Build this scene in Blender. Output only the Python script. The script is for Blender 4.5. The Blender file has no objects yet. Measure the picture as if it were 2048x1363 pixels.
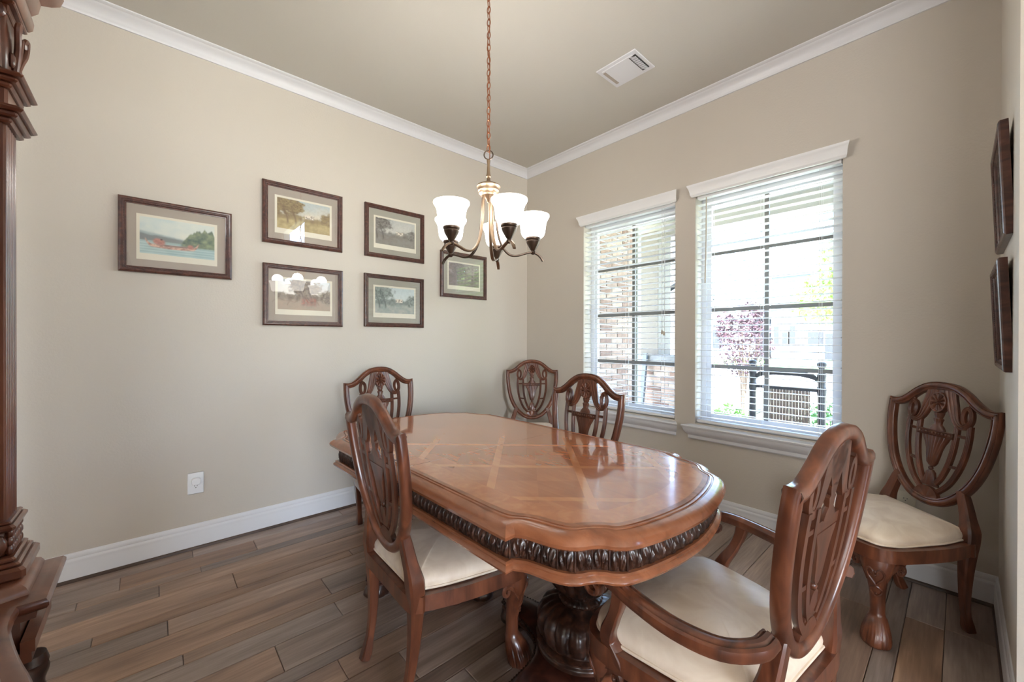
import bpy, bmesh, math, random
import numpy as np
from mathutils import Vector, Matrix
random.seed(7); RNG = np.random.default_rng(7)
PI = math.pi
scn = bpy.context.scene
C = scn.collection

# ------------------------------------------------------------------ camera, world, lights, exposure
CAM = (3.099, -2.993, 1.268); YAW = .8396; PITCH = -.0032; ROLL = .002; FPX = 805.41
cam = bpy.data.cameras.new('camera'); camo = bpy.data.objects.new('camera', cam); C.objects.link(camo)
cam.sensor_width = 36; cam.lens = FPX / 2048 * 36; cam.clip_start = .01; cam.clip_end = 400
camo.location = CAM
fw = Vector((-math.sin(YAW) * math.cos(PITCH), math.cos(YAW) * math.cos(PITCH), math.sin(PITCH)))
rt = Vector((math.cos(YAW), math.sin(YAW), 0)); up = rt.cross(fw)
r2 = rt * math.cos(ROLL) + up * math.sin(ROLL); u2 = up * math.cos(ROLL) - rt * math.sin(ROLL)
camo.rotation_euler = Matrix((r2, u2, -fw)).transposed().to_euler()
scn.camera = camo
scn.view_settings.view_transform = 'Standard'; scn.view_settings.look = 'None'
scn.view_settings.gamma = 1; scn.view_settings.use_curve_mapping = False
scn.view_settings.exposure = .3

world = bpy.data.worlds.new('sky'); scn.world = world; world.use_nodes = True
wn = world.node_tree.nodes; wl = world.node_tree.links
sky = wn.new('ShaderNodeTexSky'); sky.sky_type = 'NISHITA'; sky.sun_disc = False
sky.sun_elevation = math.radians(58); sky.sun_rotation = math.radians(165); sky.dust_density = 2.5; sky.air_density = .8
wl.new(sky.outputs[0], wn['Background'].inputs[0]); wn['Background'].inputs[1].default_value = 4.3

def add_light(name, kind, loc, energy, target=None, size=None, color=(1, 1, 1), **kw):
    l = bpy.data.lights.new(name, kind); o = bpy.data.objects.new(name, l); C.objects.link(o)
    o.location = loc; l.energy = energy; l.color = color
    if size:
        l.shape = 'RECTANGLE'; l.size, l.size_y = size
    if target: o.rotation_euler = (Vector(target) - Vector(loc)).to_track_quat('-Z', 'Y').to_euler()
    for k, v in kw.items(): setattr(l, k, v)
    return o
add_light('sun', 'SUN', (0, 0, 20), 18.0, (-4.5, 6.0, 4.5), angle=math.radians(.6), color=(1, .96, .9))
# unseen fill added far beyond the hall to brighten left wall and table
add_light('added_fill_far_hall', 'AREA', (11.95, -5.0, 1.8), 235, (0, -5.0, 1.7), (3.0, 2.6), (1, 1, 1))
add_light('added_fill_living_side', 'AREA', (5.2, -6.98, 1.7), 105, (5.2, 0, 1.7), (2.6, 2.2), (.97, .99, 1))  # second unseen fill, added to lift back wall, floor and seats

# ------------------------------------------------------------------ small helpers
def lin(r, g, b):
    f = lambda c: (c / 255 / 12.92) if c / 255 <= .04045 else ((c / 255 + .055) / 1.055) ** 2.4
    return (f(r), f(g), f(b), 1)

def mat(name, col, rough=.5, metal=0., coat=0., spec=.5, emis=None, estr=0., bump=None):
    m = bpy.data.materials.new(name); m.use_nodes = True
    b = m.node_tree.nodes['Principled BSDF']
    b.inputs['Base Color'].default_value = col; b.inputs['Roughness'].default_value = rough
    b.inputs['Metallic'].default_value = metal; b.inputs['Coat Weight'].default_value = coat
    b.inputs['Coat Roughness'].default_value = .1; b.inputs['Specular IOR Level'].default_value = spec
    if emis: b.inputs['Emission Color'].default_value = emis; b.inputs['Emission Strength'].default_value = estr
    if bump:
        add_bump(m, *bump)
    return m

def add_bump(m, scale, strength, dist=.002, detail=3):
    n = m.node_tree.nodes; l = m.node_tree.links
    tc = n.new('ShaderNodeTexCoord'); nz = n.new('ShaderNodeTexNoise'); bp = n.new('ShaderNodeBump')
    nz.inputs['Scale'].default_value = scale; nz.inputs['Detail'].default_value = detail
    bp.inputs['Strength'].default_value = strength; bp.inputs['Distance'].default_value = dist
    l.new(tc.outputs['Object'], nz.inputs['Vector']); l.new(nz.outputs[0], bp.inputs['Height'])
    l.new(bp.outputs[0], n['Principled BSDF'].inputs['Normal'])

def ramp(n, stops):
    r = n.new('ShaderNodeValToRGB'); e = r.color_ramp.elements
    e[0].position, e[0].color = stops[0]; e[1].position, e[1].color = stops[-1]
    for p, c in stops[1:-1]:
        x = e.new(p); x.color = c
    return r

def wood(name, dark, mid, light, rough=.3, stretch=(6, 6, 1.2), coat=.3, scale=3., vary=.25, bump=.15):
    m = bpy.data.materials.new(name); m.use_nodes = True
    n = m.node_tree.nodes; l = m.node_tree.links; b = n['Principled BSDF']
    tc = n.new('ShaderNodeTexCoord'); oi = n.new('ShaderNodeObjectInfo')
    mp = n.new('ShaderNodeMapping'); mp.inputs['Scale'].default_value = stretch
    add = n.new('ShaderNodeVectorMath'); add.operation = 'ADD'
    mul = n.new('ShaderNodeVectorMath'); mul.operation = 'SCALE'; mul.inputs['Scale'].default_value = 37.
    cmb = n.new('ShaderNodeCombineXYZ')
    for i in range(3): l.new(oi.outputs['Random'], cmb.inputs[i])
    l.new(cmb.outputs[0], mul.inputs[0]); l.new(tc.outputs['Object'], mp.inputs[0])
    l.new(mp.outputs[0], add.inputs[0]); l.new(mul.outputs[0], add.inputs[1])
    nz = n.new('ShaderNodeTexNoise'); nz.inputs['Scale'].default_value = scale; nz.inputs['Detail'].default_value = 6
    nz.inputs['Distortion'].default_value = .8
    l.new(add.outputs[0], nz.inputs['Vector'])
    r = ramp(n, [(.3, dark), (.52, mid), (.75, light)]); l.new(nz.outputs[0], r.inputs[0])
    hsv = n.new('ShaderNodeHueSaturation'); mr = n.new('ShaderNodeMapRange')
    mr.inputs['To Min'].default_value = 1 - vary; mr.inputs['To Max'].default_value = 1 + vary
    l.new(oi.outputs['Random'], mr.inputs[0]); l.new(mr.outputs[0], hsv.inputs['Value']); l.new(r.outputs[0], hsv.inputs['Color'])
    l.new(hsv.outputs[0], b.inputs['Base Color'])
    b.inputs['Roughness'].default_value = rough; b.inputs['Coat Weight'].default_value = coat; b.inputs['Coat Roughness'].default_value = .12
    bp = n.new('ShaderNodeBump'); bp.inputs['Strength'].default_value = bump; bp.inputs['Distance'].default_value = .001
    l.new(nz.outputs[0], bp.inputs['Height']); l.new(bp.outputs[0], b.inputs['Normal'])
    return m

def obj(name, verts, faces, m, parent=None, smooth=False, loc=None, rot=None, angle=None):
    me = bpy.data.meshes.new(name); me.from_pydata([tuple(v) for v in verts], [], faces); me.update()
    o = bpy.data.objects.new(name, me); C.objects.link(o)
    if m: me.materials.append(m)
    if smooth: me.polygons.foreach_set('use_smooth', [True] * len(me.polygons))
    if smooth and angle:
        me.set_sharp_from_angle(angle=math.radians(angle))
    if parent: o.parent = parent
    if loc: o.location = loc
    if rot: o.rotation_euler = rot
    return o

def tag(o, label, cat, group=None):
    o['label'] = label; o['category'] = cat
    if group: o['group'] = group
    return o

def struct(o, label=None):
    o['kind'] = 'structure'
    if label: o['label'] = label
    return o

def thing(name, label, cat, loc=(0, 0, 0), rz=0, group=None):
    o = bpy.data.objects.new(name, None); C.objects.link(o); o.location = loc; o.rotation_euler = (0, 0, rz)
    o.empty_display_size = .1
    return tag(o, label, cat, group)

def copy_tree(o, parent=None):
    c = o.copy(); C.objects.link(c); c.parent = parent
    for ch in list(o.children): copy_tree(ch, c)
    return c

class G:
    """collects geometry for one mesh"""
    def __init__(s): s.v = []; s.f = []
    def add(s, v, f):
        k = len(s.v); s.v += [tuple(p) for p in v]; s.f += [tuple(i + k for i in q) for q in f]; return s
    def box(s, a, b):
        x0, y0, z0 = a; x1, y1, z1 = b
        return s.add([(x0, y0, z0), (x1, y0, z0), (x1, y1, z0), (x0, y1, z0), (x0, y0, z1), (x1, y0, z1), (x1, y1, z1), (x0, y1, z1)],
                     [(0, 3, 2, 1), (4, 5, 6, 7), (0, 1, 5, 4), (1, 2, 6, 5), (2, 3, 7, 6), (3, 0, 4, 7)])
    def bbox(s, a, b, r=.003):
        """box with chamfered edges"""
        a = np.array(a, float); b = np.array(b, float); vs = []; lev = [(a[2], r), (a[2] + r, 0), (b[2] - r, 0), (b[2], r)]
        for z, i in lev:
            x0, y0, x1, y1 = a[0] + i, a[1] + i, b[0] - i, b[1] - i
            vs.append([(x0 + r, y0, z), (x1 - r, y0, z), (x1, y0 + r, z), (x1, y1 - r, z), (x1 - r, y1, z), (x0 + r, y1, z), (x0, y1 - r, z), (x0, y0 + r, z)])
        return s.loft(vs, caps=True)
    def loft(s, rings, caps=False, closed=True, loop=False):
        n = len(rings[0]); f = []; m = len(rings)
        for i in range(m if loop else m - 1):
            j2 = (i + 1) % m
            for j in range(n if closed else n - 1):
                k = (j + 1) % n
                f.append((i * n + j, i * n + k, j2 * n + k, j2 * n + j))
        if caps and not loop:
            f.append(tuple(range(n - 1, -1, -1))); f.append(tuple((m - 1) * n + j for j in range(n)))
        return s.add([p for r in rings for p in r], f)
    def lathe(s, prof, n=24, c=(0, 0, 0), mod=None, caps=True):
        rings = []
        for r, z in prof:
            rings.append([(c[0] + rr * math.cos(t), c[1] + rr * math.sin(t), c[2] + z) for t in [2 * PI * k / n for k in range(n)]
                          for rr in [max(r, 1e-4) * (1 if mod is None else mod(t, z))]])
        return s.loft(rings, caps)
    def sweep(s, path, prof, upv=(0, 0, 1), loop=False, scale=None, pclosed=True, caps=True):
        P = [Vector(p) for p in path]; n = len(P); rings = []
        for i in range(n):
            a = P[(i - 1) % n] if (loop or i > 0) else None; b = P[(i + 1) % n] if (loop or i < n - 1) else None
            d0 = (P[i] - a).normalized() if a is not None and (P[i] - a).length > 1e-9 else None
            d1 = (b - P[i]).normalized() if b is not None and (b - P[i]).length > 1e-9 else None
            if d0 is None: d0 = d1
            if d1 is None: d1 = d0
            t = (d0 + d1); t = t.normalized() if t.length > 1e-6 else d1
            u = Vector(upv[i] if isinstance(upv, list) else upv)
            sd = t.cross(u).normalized(); u3 = sd.cross(t).normalized(); s1 = d1.cross(u)
            mit = 1 / max(.45, sd.dot(s1.normalized())) if s1.length > 1e-6 else 1
            k = scale[i] if scale is not None else 1
            ka, kb = k if isinstance(k, tuple) else (k, k)
            rings.append([tuple(P[i] + sd * (q[0] * mit * ka) + u3 * (q[1] * kb)) for q in prof])
        return s.loft(rings, caps and pclosed, pclosed, loop)
    def tube(s, path, r, n=8, loop=False, caps=True):
        """round tube with parallel-transported frames; r number or list"""
        P = [Vector(p) for p in path]; m = len(P); rr = r if isinstance(r, (list, tuple)) else [r] * m
        T = []
        for i in range(m):
            a = P[(i - 1) % m] if (loop or i > 0) else P[0]; b = P[(i + 1) % m] if (loop or i < m - 1) else P[-1]
            T.append((b - a).normalized())
        ref = Vector((0, 0, 1)) if abs(T[0].z) < .9 else Vector((1, 0, 0))
        nrm = T[0].cross(ref).normalized(); rings = []
        for i in range(m):
            nrm = (nrm - T[i] * nrm.dot(T[i])).normalized(); bn = T[i].cross(nrm)
            rings.append([tuple(P[i] + (nrm * math.cos(q) + bn * math.sin(q)) * rr[i]) for q in [2 * PI * k / n for k in range(n)]])
        return s.loft(rings, caps, True, loop)
    def ball(s, c, r, n=10, m=6, sq=(1, 1, 1)):
        rings = []
        for i in range(m + 1):
            a = -PI / 2 + PI * i / m; q = max(math.cos(a), .02)
            rings.append([(c[0] + r * sq[0] * q * math.cos(t), c[1] + r * sq[1] * q * math.sin(t), c[2] + r * sq[2] * math.sin(a)) for t in [2 * PI * k / n for k in range(n)]])
        return s.loft(rings, True)
    def mirror(s):
        g = G(); g.v = [(-x, y, z) for x, y, z in s.v]; g.f = [tuple(reversed(f)) for f in s.f]; return g
    def mk(s, name, m, parent=None, smooth=True, angle=40, **k):
        return obj(name, s.v, s.f, m, parent, smooth, angle=angle, **k)

def spline(pts, n=6, loop=False):
    P = [np.array(p, float) for p in pts]; m = len(P); out = []
    for i in range(m if loop else m - 1):
        p1, p2 = P[i], P[(i + 1) % m]
        p0 = P[(i - 1) % m] if (loop or i > 0) else 2 * p1 - p2
        p3 = P[(i + 2) % m] if (loop or i < m - 2) else 2 * p2 - p1
        for k in range(n):
            t = k / n
            out.append(.5 * ((2 * p1) + (-p0 + p2) * t + (2 * p0 - 5 * p1 + 4 * p2 - p3) * t * t + (-p0 + 3 * p1 - 3 * p2 + p3) * t ** 3))
    if not loop: out.append(P[-1])
    return out

def interp(x, tab):
    return float(np.interp(x, [a for a, _ in tab], [b for _, b in tab]))

def offset2(P, d):
    """offset a closed 2D polygon inwards by d (counter-clockwise polygon), mitred"""
    P = np.array(P, float); n = len(P); out = []
    for i in range(n):
        a = P[i] - P[i - 1]; b = P[(i + 1) % n] - P[i]
        a /= np.linalg.norm(a) + 1e-12; b /= np.linalg.norm(b) + 1e-12
        na = np.array([-a[1], a[0]]); nb = np.array([-b[1], b[0]]); m = na + nb; m /= np.linalg.norm(m) + 1e-12
        out.append(P[i] + m * d / max(.55, float(m @ nb)))
    return np.array(out)

# ------------------------------------------------------------------ materials
M = {}
M['wall'] = mat('wall_paint', lin(202, 194, 183), .75, bump=(90, .35, .0025))
M['ceil'] = mat('ceiling_paint', lin(203, 199, 190), .8, bump=(70, .25, .002))
M['trim'] = mat('white_trim', lin(224, 224, 227), .35)
M['blind'] = mat('white_blind', lin(240, 240, 240), .45)
M['vinyl'] = mat('white_vinyl', lin(232, 233, 235), .4)
M['bronze_bar'] = mat('grey_muntin', lin(120, 116, 110), .5)
M['cord'] = mat('white_cord', lin(230, 230, 228), .7)
M['tan_plastic'] = mat('tan_tassel', lin(196, 184, 166), .5)
M['plate'] = mat('white_plate', lin(238, 239, 240), .3)
M['plate2'] = mat('painted_plate', lin(205, 198, 180), .5)
M['slot'] = mat('dark_slot', lin(50, 48, 45), .6)
M['chair'] = wood('chair_wood', lin(70, 38, 26), lin(102, 57, 38), lin(132, 78, 52), .32, (5, 5, 1.4), .35, 4, .08)
M['chair2'] = wood('chair_wood_carving', lin(64, 35, 24), lin(94, 53, 36), lin(122, 72, 50), .36, (5, 5, 1.4), .25, 4, .08)
M['table'] = wood('table_edge_wood', lin(134, 80, 53), lin(152, 93, 62), lin(168, 106, 73), .25, (3, 8, 8), .5, 3, .03, .05)
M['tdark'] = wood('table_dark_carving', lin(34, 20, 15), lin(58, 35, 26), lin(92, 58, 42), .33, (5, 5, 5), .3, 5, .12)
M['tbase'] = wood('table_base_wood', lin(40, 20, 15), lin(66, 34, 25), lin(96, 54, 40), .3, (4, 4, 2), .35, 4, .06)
M['cab'] = wood('cabinet_wood', lin(86, 50, 36), lin(112, 68, 50), lin(134, 84, 63), .3, (5, 5, 1.2), .4, 3, .05)
M['cabd'] = wood('cabinet_carving', lin(70, 38, 27), lin(100, 58, 42), lin(124, 76, 56), .34, (5, 5, 2), .4, 5, .06)
M['frame'] = wood('frame_wood', lin(52, 28, 22), lin(78, 45, 36), lin(104, 64, 52), .35, (6, 2, 6), .2, 6, .08)
M['shoe'] = wood('shoe_wood', lin(58, 44, 37), lin(78, 60, 50), lin(96, 76, 64), .4, (4, 1, 4), .1, 4, .08)
M['mat1'] = mat('taupe_mat', lin(172, 161, 150), .8)
M['mat2'] = mat('grey_green_mat', lin(166, 162, 150), .8)
M['paper'] = mat('print_paper', lin(228, 222, 206), .8)
M['metal'] = mat('brushed_bronze', lin(128, 108, 88), .42, .9)
M['metald'] = mat('dark_bronze', lin(86, 72, 62), .35, .85)
M['copper'] = mat('chain_copper', lin(170, 112, 82), .35, .9)
M['brass'] = mat('aged_brass', lin(120, 96, 62), .35, .9)
M['shade'] = mat('lit_frosted_shade', lin(255, 252, 244), .4, emis=(1, .97, .92, 1), estr=3.2)
M['tancol'] = mat('tan_stucco', lin(112, 105, 96), .8, bump=(60, .3, .003))
M['stone'] = mat('cast_stone', lin(120, 119, 117), .8, bump=(60, .3, .003))
M['mortar'] = mat('mortar', lin(180, 177, 172), .9)
M['porchw'] = mat('porch_white', lin(158, 154, 146), .7)
M['black'] = mat('dark_metal', lin(46, 44, 46), .45, .2)
M['gray_iron'] = mat('grey_iron', lin(90, 95, 98), .5, .2)
M['spout'] = mat('taupe_downspout', lin(150, 148, 140), .6)
M['woven'] = mat('woven_brown', lin(104, 86, 76), .8, bump=(160, .6, .003))
M['lawn'] = mat('lawn_green', lin(186, 194, 168), .9, bump=(30, .6, .03))
M['path'] = mat('concrete', lin(196, 192, 184), .9, bump=(20, .3, .01))
M['street'] = mat('street_asphalt', lin(150, 150, 150), .9)
M['green'] = mat('green_leaf', lin(120, 158, 78), .6)
M['green2'] = mat('dark_green_leaf', lin(88, 128, 70), .6)
M['plum'] = mat('purple_leaf', lin(72, 50, 60), .6)
M['bark'] = mat('bark', lin(112, 96, 84), .9)
M['house'] = mat('pale_siding', lin(98, 110, 120), .8)
M['house2'] = mat('white_siding', lin(140, 141, 141), .8)
M['roof'] = mat('grey_roof', lin(58, 62, 72), .85)
M['pane_dark'] = mat('dark_pane', lin(28, 32, 38), .4)

def brick_mat():
    m = bpy.data.materials.new('weathered_brick'); m.use_nodes = True
    n = m.node_tree.nodes; l = m.node_tree.links; b = n['Principled BSDF']
    oi = n.new('ShaderNodeObjectInfo'); tc = n.new('ShaderNodeTexCoord')
    r = ramp(n, [(0, lin(124, 98, 84)), (.35, lin(146, 124, 110)), (.7, lin(158, 140, 126)), (1, lin(112, 86, 74))])
    l.new(oi.outputs['Random'], r.inputs[0])
    nz = n.new('ShaderNodeTexNoise'); nz.inputs['Scale'].default_value = 28; nz.inputs['Detail'].default_value = 5
    l.new(tc.outputs['Object'], nz.inputs['Vector'])
    mx = n.new('ShaderNodeMix'); mx.data_type = 'RGBA'; mx.blend_type = 'OVERLAY'; mx.inputs[0].default_value = .5
    l.new(r.outputs[0], mx.inputs['A']); l.new(nz.outputs[0], mx.inputs['B']); l.new(mx.outputs['Result'], b.inputs['Base Color'])
    b.inputs['Roughness'].default_value = .9
    bp = n.new('ShaderNodeBump'); bp.inputs['Strength'].default_value = .5; bp.inputs['Distance'].default_value = .003
    l.new(nz.outputs[0], bp.inputs['Height']); l.new(bp.outputs[0], b.inputs['Normal'])
    return m
M['brick'] = brick_mat()

def floor_mat():
    m = wood('hickory_plank', lin(122, 101, 89), lin(152, 127, 111), lin(178, 151, 132), .36, (5, .55, 5), .12, 2.4, .2, .25)
    n = m.node_tree.nodes; l = m.node_tree.links; b = n['Principled BSDF']
    tc = n.new('ShaderNodeTexCoord'); oi = n.new('ShaderNodeObjectInfo')
    mp = n.new('ShaderNodeMapping'); mp.inputs['Scale'].default_value = (60, 3, 1)
    nz = n.new('ShaderNodeTexNoise'); nz.inputs['Scale'].default_value = 2.; nz.inputs['Detail'].default_value = 4
    l.new(tc.outputs['Object'], mp.inputs[0]); l.new(mp.outputs[0], nz.inputs['Vector'])
    src = b.inputs['Base Color'].links[0].from_socket
    mx = n.new('ShaderNodeMix'); mx.data_type = 'RGBA'; mx.blend_type = 'OVERLAY'; mx.inputs[0].default_value = .35
    l.new(src, mx.inputs['A']); l.new(nz.outputs[0], mx.inputs['B'])
    # some planks lean to grey, some to warm brown
    hs = n.new('ShaderNodeHueSaturation'); mr = n.new('ShaderNodeMapRange'); mm = n.new('ShaderNodeMath'); mm.operation = 'FRACT'
    m2 = n.new('ShaderNodeMath'); m2.operation = 'MULTIPLY'; m2.inputs[1].default_value = 17.3
    l.new(oi.outputs['Random'], m2.inputs[0]); l.new(m2.outputs[0], mm.inputs[0]); l.new(mm.outputs[0], mr.inputs[0])
    mr.inputs['To Min'].default_value = .65; mr.inputs['To Max'].default_value = 1.25
    l.new(mr.outputs[0], hs.inputs['Saturation']); l.new(mx.outputs['Result'], hs.inputs['Color']); l.new(hs.outputs[0], b.inputs['Base Color'])
    return m
M['plank'] = floor_mat()

def veneer_mat():
    """diamond lattice of light bands over matched mahogany veneer"""
    m = bpy.data.materials.new('veneer_top'); m.use_nodes = True
    n = m.node_tree.nodes; l = m.node_tree.links; b = n['Principled BSDF']
    tc = n.new('ShaderNodeTexCoord'); sp = n.new('ShaderNodeSeparateXYZ'); l.new(tc.outputs['Object'], sp.inputs[0])
    def math_(op, a, bb=None):
        q = n.new('ShaderNodeMath'); q.operation = op
        for i, v in enumerate((a, bb)):
            if v is None: continue
            if isinstance(v, (int, float)): q.inputs[i].default_value = v
            else: l.new(v, q.inputs[i])
        return q.outputs[0]
    S = .457
    a = math_('DIVIDE', math_('ADD', math_('ADD', sp.outputs[0], sp.outputs[1]), -.04 + 10 * S), S)
    c = math_('DIVIDE', math_('ADD', math_('SUBTRACT', sp.outputs[0], sp.outputs[1]), 10 * S), S)
    fa, fc = math_('FRACT', a), math_('FRACT', c)
    da = math_('MINIMUM', fa, math_('SUBTRACT', 1., fa)); dc = math_('MINIMUM', fc, math_('SUBTRACT', 1., fc))
    band = math_('LESS_THAN', math_('MINIMUM', da, dc), .045)
    # matched quarters inside every diamond
    qa, qc = math_('GREATER_THAN', fa, .5), math_('GREATER_THAN', fc, .5)
    chk = math_('ABSOLUTE', math_('SUBTRACT', qa, qc))
    mp = n.new('ShaderNodeMapping'); mp.inputs['Scale'].default_value = (2.5, 14, 1); l.new(tc.outputs['Object'], mp.inputs[0])
    nz = n.new('ShaderNodeTexNoise'); nz.inputs['Scale'].default_value = 2.2; nz.inputs['Detail'].default_value = 6; nz.inputs['Distortion'].default_value = .7
    l.new(mp.outputs[0], nz.inputs['Vector'])
    r1 = ramp(n, [(.3, lin(168, 99, 62)), (.55, lin(177, 106, 67)), (.75, lin(186, 114, 73))])
    r2_ = ramp(n, [(.3, lin(176, 105, 66)), (.55, lin(187, 114, 72)), (.75, lin(196, 124, 80))])
    r3 = ramp(n, [(.3, lin(198, 124, 78)), (.7, lin(210, 138, 89))])
    for r in (r1, r2_, r3): l.new(nz.outputs[0], r.inputs[0])
    x1 = n.new('ShaderNodeMix'); x1.data_type = 'RGBA'; l.new(chk, x1.inputs[0]); l.new(r1.outputs[0], x1.inputs['A']); l.new(r2_.outputs[0], x1.inputs['B'])
    x2 = n.new('ShaderNodeMix'); x2.data_type = 'RGBA'; l.new(band, x2.inputs[0]); l.new(x1.outputs['Result'], x2.inputs['A']); l.new(r3.outputs[0], x2.inputs['B'])
    l.new(x2.outputs['Result'], b.inputs['Base Color'])
    b.inputs['Roughness'].default_value = .2; b.inputs['Coat Weight'].default_value = 1.; b.inputs['Coat Roughness'].default_value = .05
    return m
M['veneer'] = veneer_mat()
M['border'] = wood('veneer_border', lin(182, 109, 67), lin(194, 119, 74), lin(204, 131, 84), .2, (8, 8, 8), 1., 3, .02, .02)

def fabric_mat():
    m = mat('cream_seat_fabric', lin(226, 206, 182), .5)
    n = m.node_tree.nodes; l = m.node_tree.links; b = n['Principled BSDF']
    tc = n.new('ShaderNodeTexCoord'); nz = n.new('ShaderNodeTexNoise'); nz.inputs['Scale'].default_value = 9; nz.inputs['Detail'].default_value = 4; nz.inputs['Distortion'].default_value = 1.5
    l.new(tc.outputs['Object'], nz.inputs['Vector'])
    r = ramp(n, [(.35, lin(226, 206, 184)), (.65, lin(242, 226, 206))]); l.new(nz.outputs[0], r.inputs[0]); l.new(r.outputs[0], b.inputs['Base Color'])
    bp = n.new('ShaderNodeBump'); bp.inputs['Strength'].default_value = .2; bp.inputs['Distance'].default_value = .003
    l.new(nz.outputs[0], bp.inputs['Height']); l.new(bp.outputs[0], b.inputs['Normal'])
    b.inputs['Sheen Weight'].default_value = .2
    return m
M['fabric'] = fabric_mat()

def glass_mat(name, tint, refl_ior=1.5):
    m = bpy.data.materials.new(name); m.use_nodes = True
    n = m.node_tree.nodes; l = m.node_tree.links; n.remove(n['Principled BSDF'])
    tr = n.new('ShaderNodeBsdfTransparent'); tr.inputs[0].default_value = tint
    gl = n.new('ShaderNodeBsdfGlossy'); gl.inputs['Roughness'].default_value = .01
    fr = n.new('ShaderNodeFresnel'); fr.inputs[0].default_value = refl_ior
    ge = n.new('ShaderNodeNewGeometry'); iv = n.new('ShaderNodeMath'); iv.operation = 'MULTIPLY_ADD'
    iv.inputs[1].default_value = 1 / refl_ior - refl_ior; iv.inputs[2].default_value = refl_ior
    l.new(ge.outputs['Backfacing'], iv.inputs[0]); l.new(iv.outputs[0], fr.inputs[0])
    mx = n.new('ShaderNodeMixShader'); l.new(fr.outputs[0], mx.inputs[0]); l.new(tr.outputs[0], mx.inputs[1]); l.new(gl.outputs[0], mx.inputs[2])
    l.new(mx.outputs[0], n['Material Output'].inputs[0])
    return m
M['glass'] = glass_mat('window_glass', (.96, .98, .97, 1), 1.35)
M['pglass'] = glass_mat('picture_glass', (.99, .99, .99, 1), 1.85)

# ------------------------------------------------------------------ room shell
H = 3.048; XR = 3.222; YS = -3.64
def box(name, a, b, m, parent=None, st=True):
    o = G().box(a, b).mk(name, m, parent, False)
    if st and not parent: struct(o)
    return o
W1 = (.757, 1.634); W2 = (1.788, 2.637); ZS, ZT = .655, 2.33
WT = .17     # wall thickness
box('wall_left', (-.15, -7.2, 0), (0, .0, H), M['wall'])
g = G()
g.box((-.15, 0, 0), (W1[0], WT, H)); g.box((W1[1], 0, 0), (W2[0], WT, H)); g.box((W2[1], 0, 0), (XR + .16, WT, H))
for w in (W1, W2):
    g.box((w[0], 0, 0), (w[1], WT, ZS)); g.box((w[0], 0, ZT), (w[1], WT, H))
struct(g.mk('wall_back', M['wall'], None, False))
box('wall_right', (XR, -.93, 0), (XR + .16, 0, H), M['wall'])
box('wall_front', (1.55, YS - .15, 0), (XR, YS, H), M['wall'])
HH = 5.2
XH = 12.0; HALLW = [(-6.6, -3.4, .45, 3.15)]; FRONTW = [(8.4, 10.6, 3.5, 4.5)]
# hall openings: one added behind the fill light and a transom over the entrance
def wall_with_hole(g, fix, a0, a1, holes, z1):
    """wall along one axis with rectangular holes (lo, hi, zlo, zhi); fix(a, z) pairs become boxes"""
    cur = a0
    for lo, hi, zl, zh in holes:
        g.box(*fix(cur, 0, lo, z1)); g.box(*fix(lo, 0, hi, zl)); g.box(*fix(lo, zh, hi, z1)); cur = hi
    g.box(*fix(cur, 0, a1, z1)); return g
struct(wall_with_hole(G(), lambda a, z, b, zz: ((XH, a, z), (XH + .15, b, zz)), -7.2, WT, HALLW, HH).mk('wall_hall', M['wall'], None, False))
struct(wall_with_hole(G(), lambda a, z, b, zz: ((a, -7.2, z), (b, -7.05, zz)), -.15, XH + .15, [(3.8, 6.6, .55, 2.85)], HH).mk('wall_living', M['wall'], None, False))
G().box((3.8, -7.14, .55), (6.6, -7.11, 2.85)).mk('drawn_shade', M['blind'], bpy.data.objects['wall_living'], False)
struct(wall_with_hole(G(), lambda a, z, b, zz: ((a, .001, z), (b, WT, zz)), XR + .16, XH, FRONTW, HH).mk('wall_hall_front', M['wall'], None, False))
box('ceiling', (-.15, -7.2, H), (XR + .16, WT, H + .12), M['ceil'])
box('wall_hall_upper', (XR + .04, -7.2, H + .12), (XR + .16, WT, HH), M['wall'])
box('ceiling_hall', (XR + .04, -7.2, HH), (XH + .15, WT, HH + .12), M['ceil'])

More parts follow.
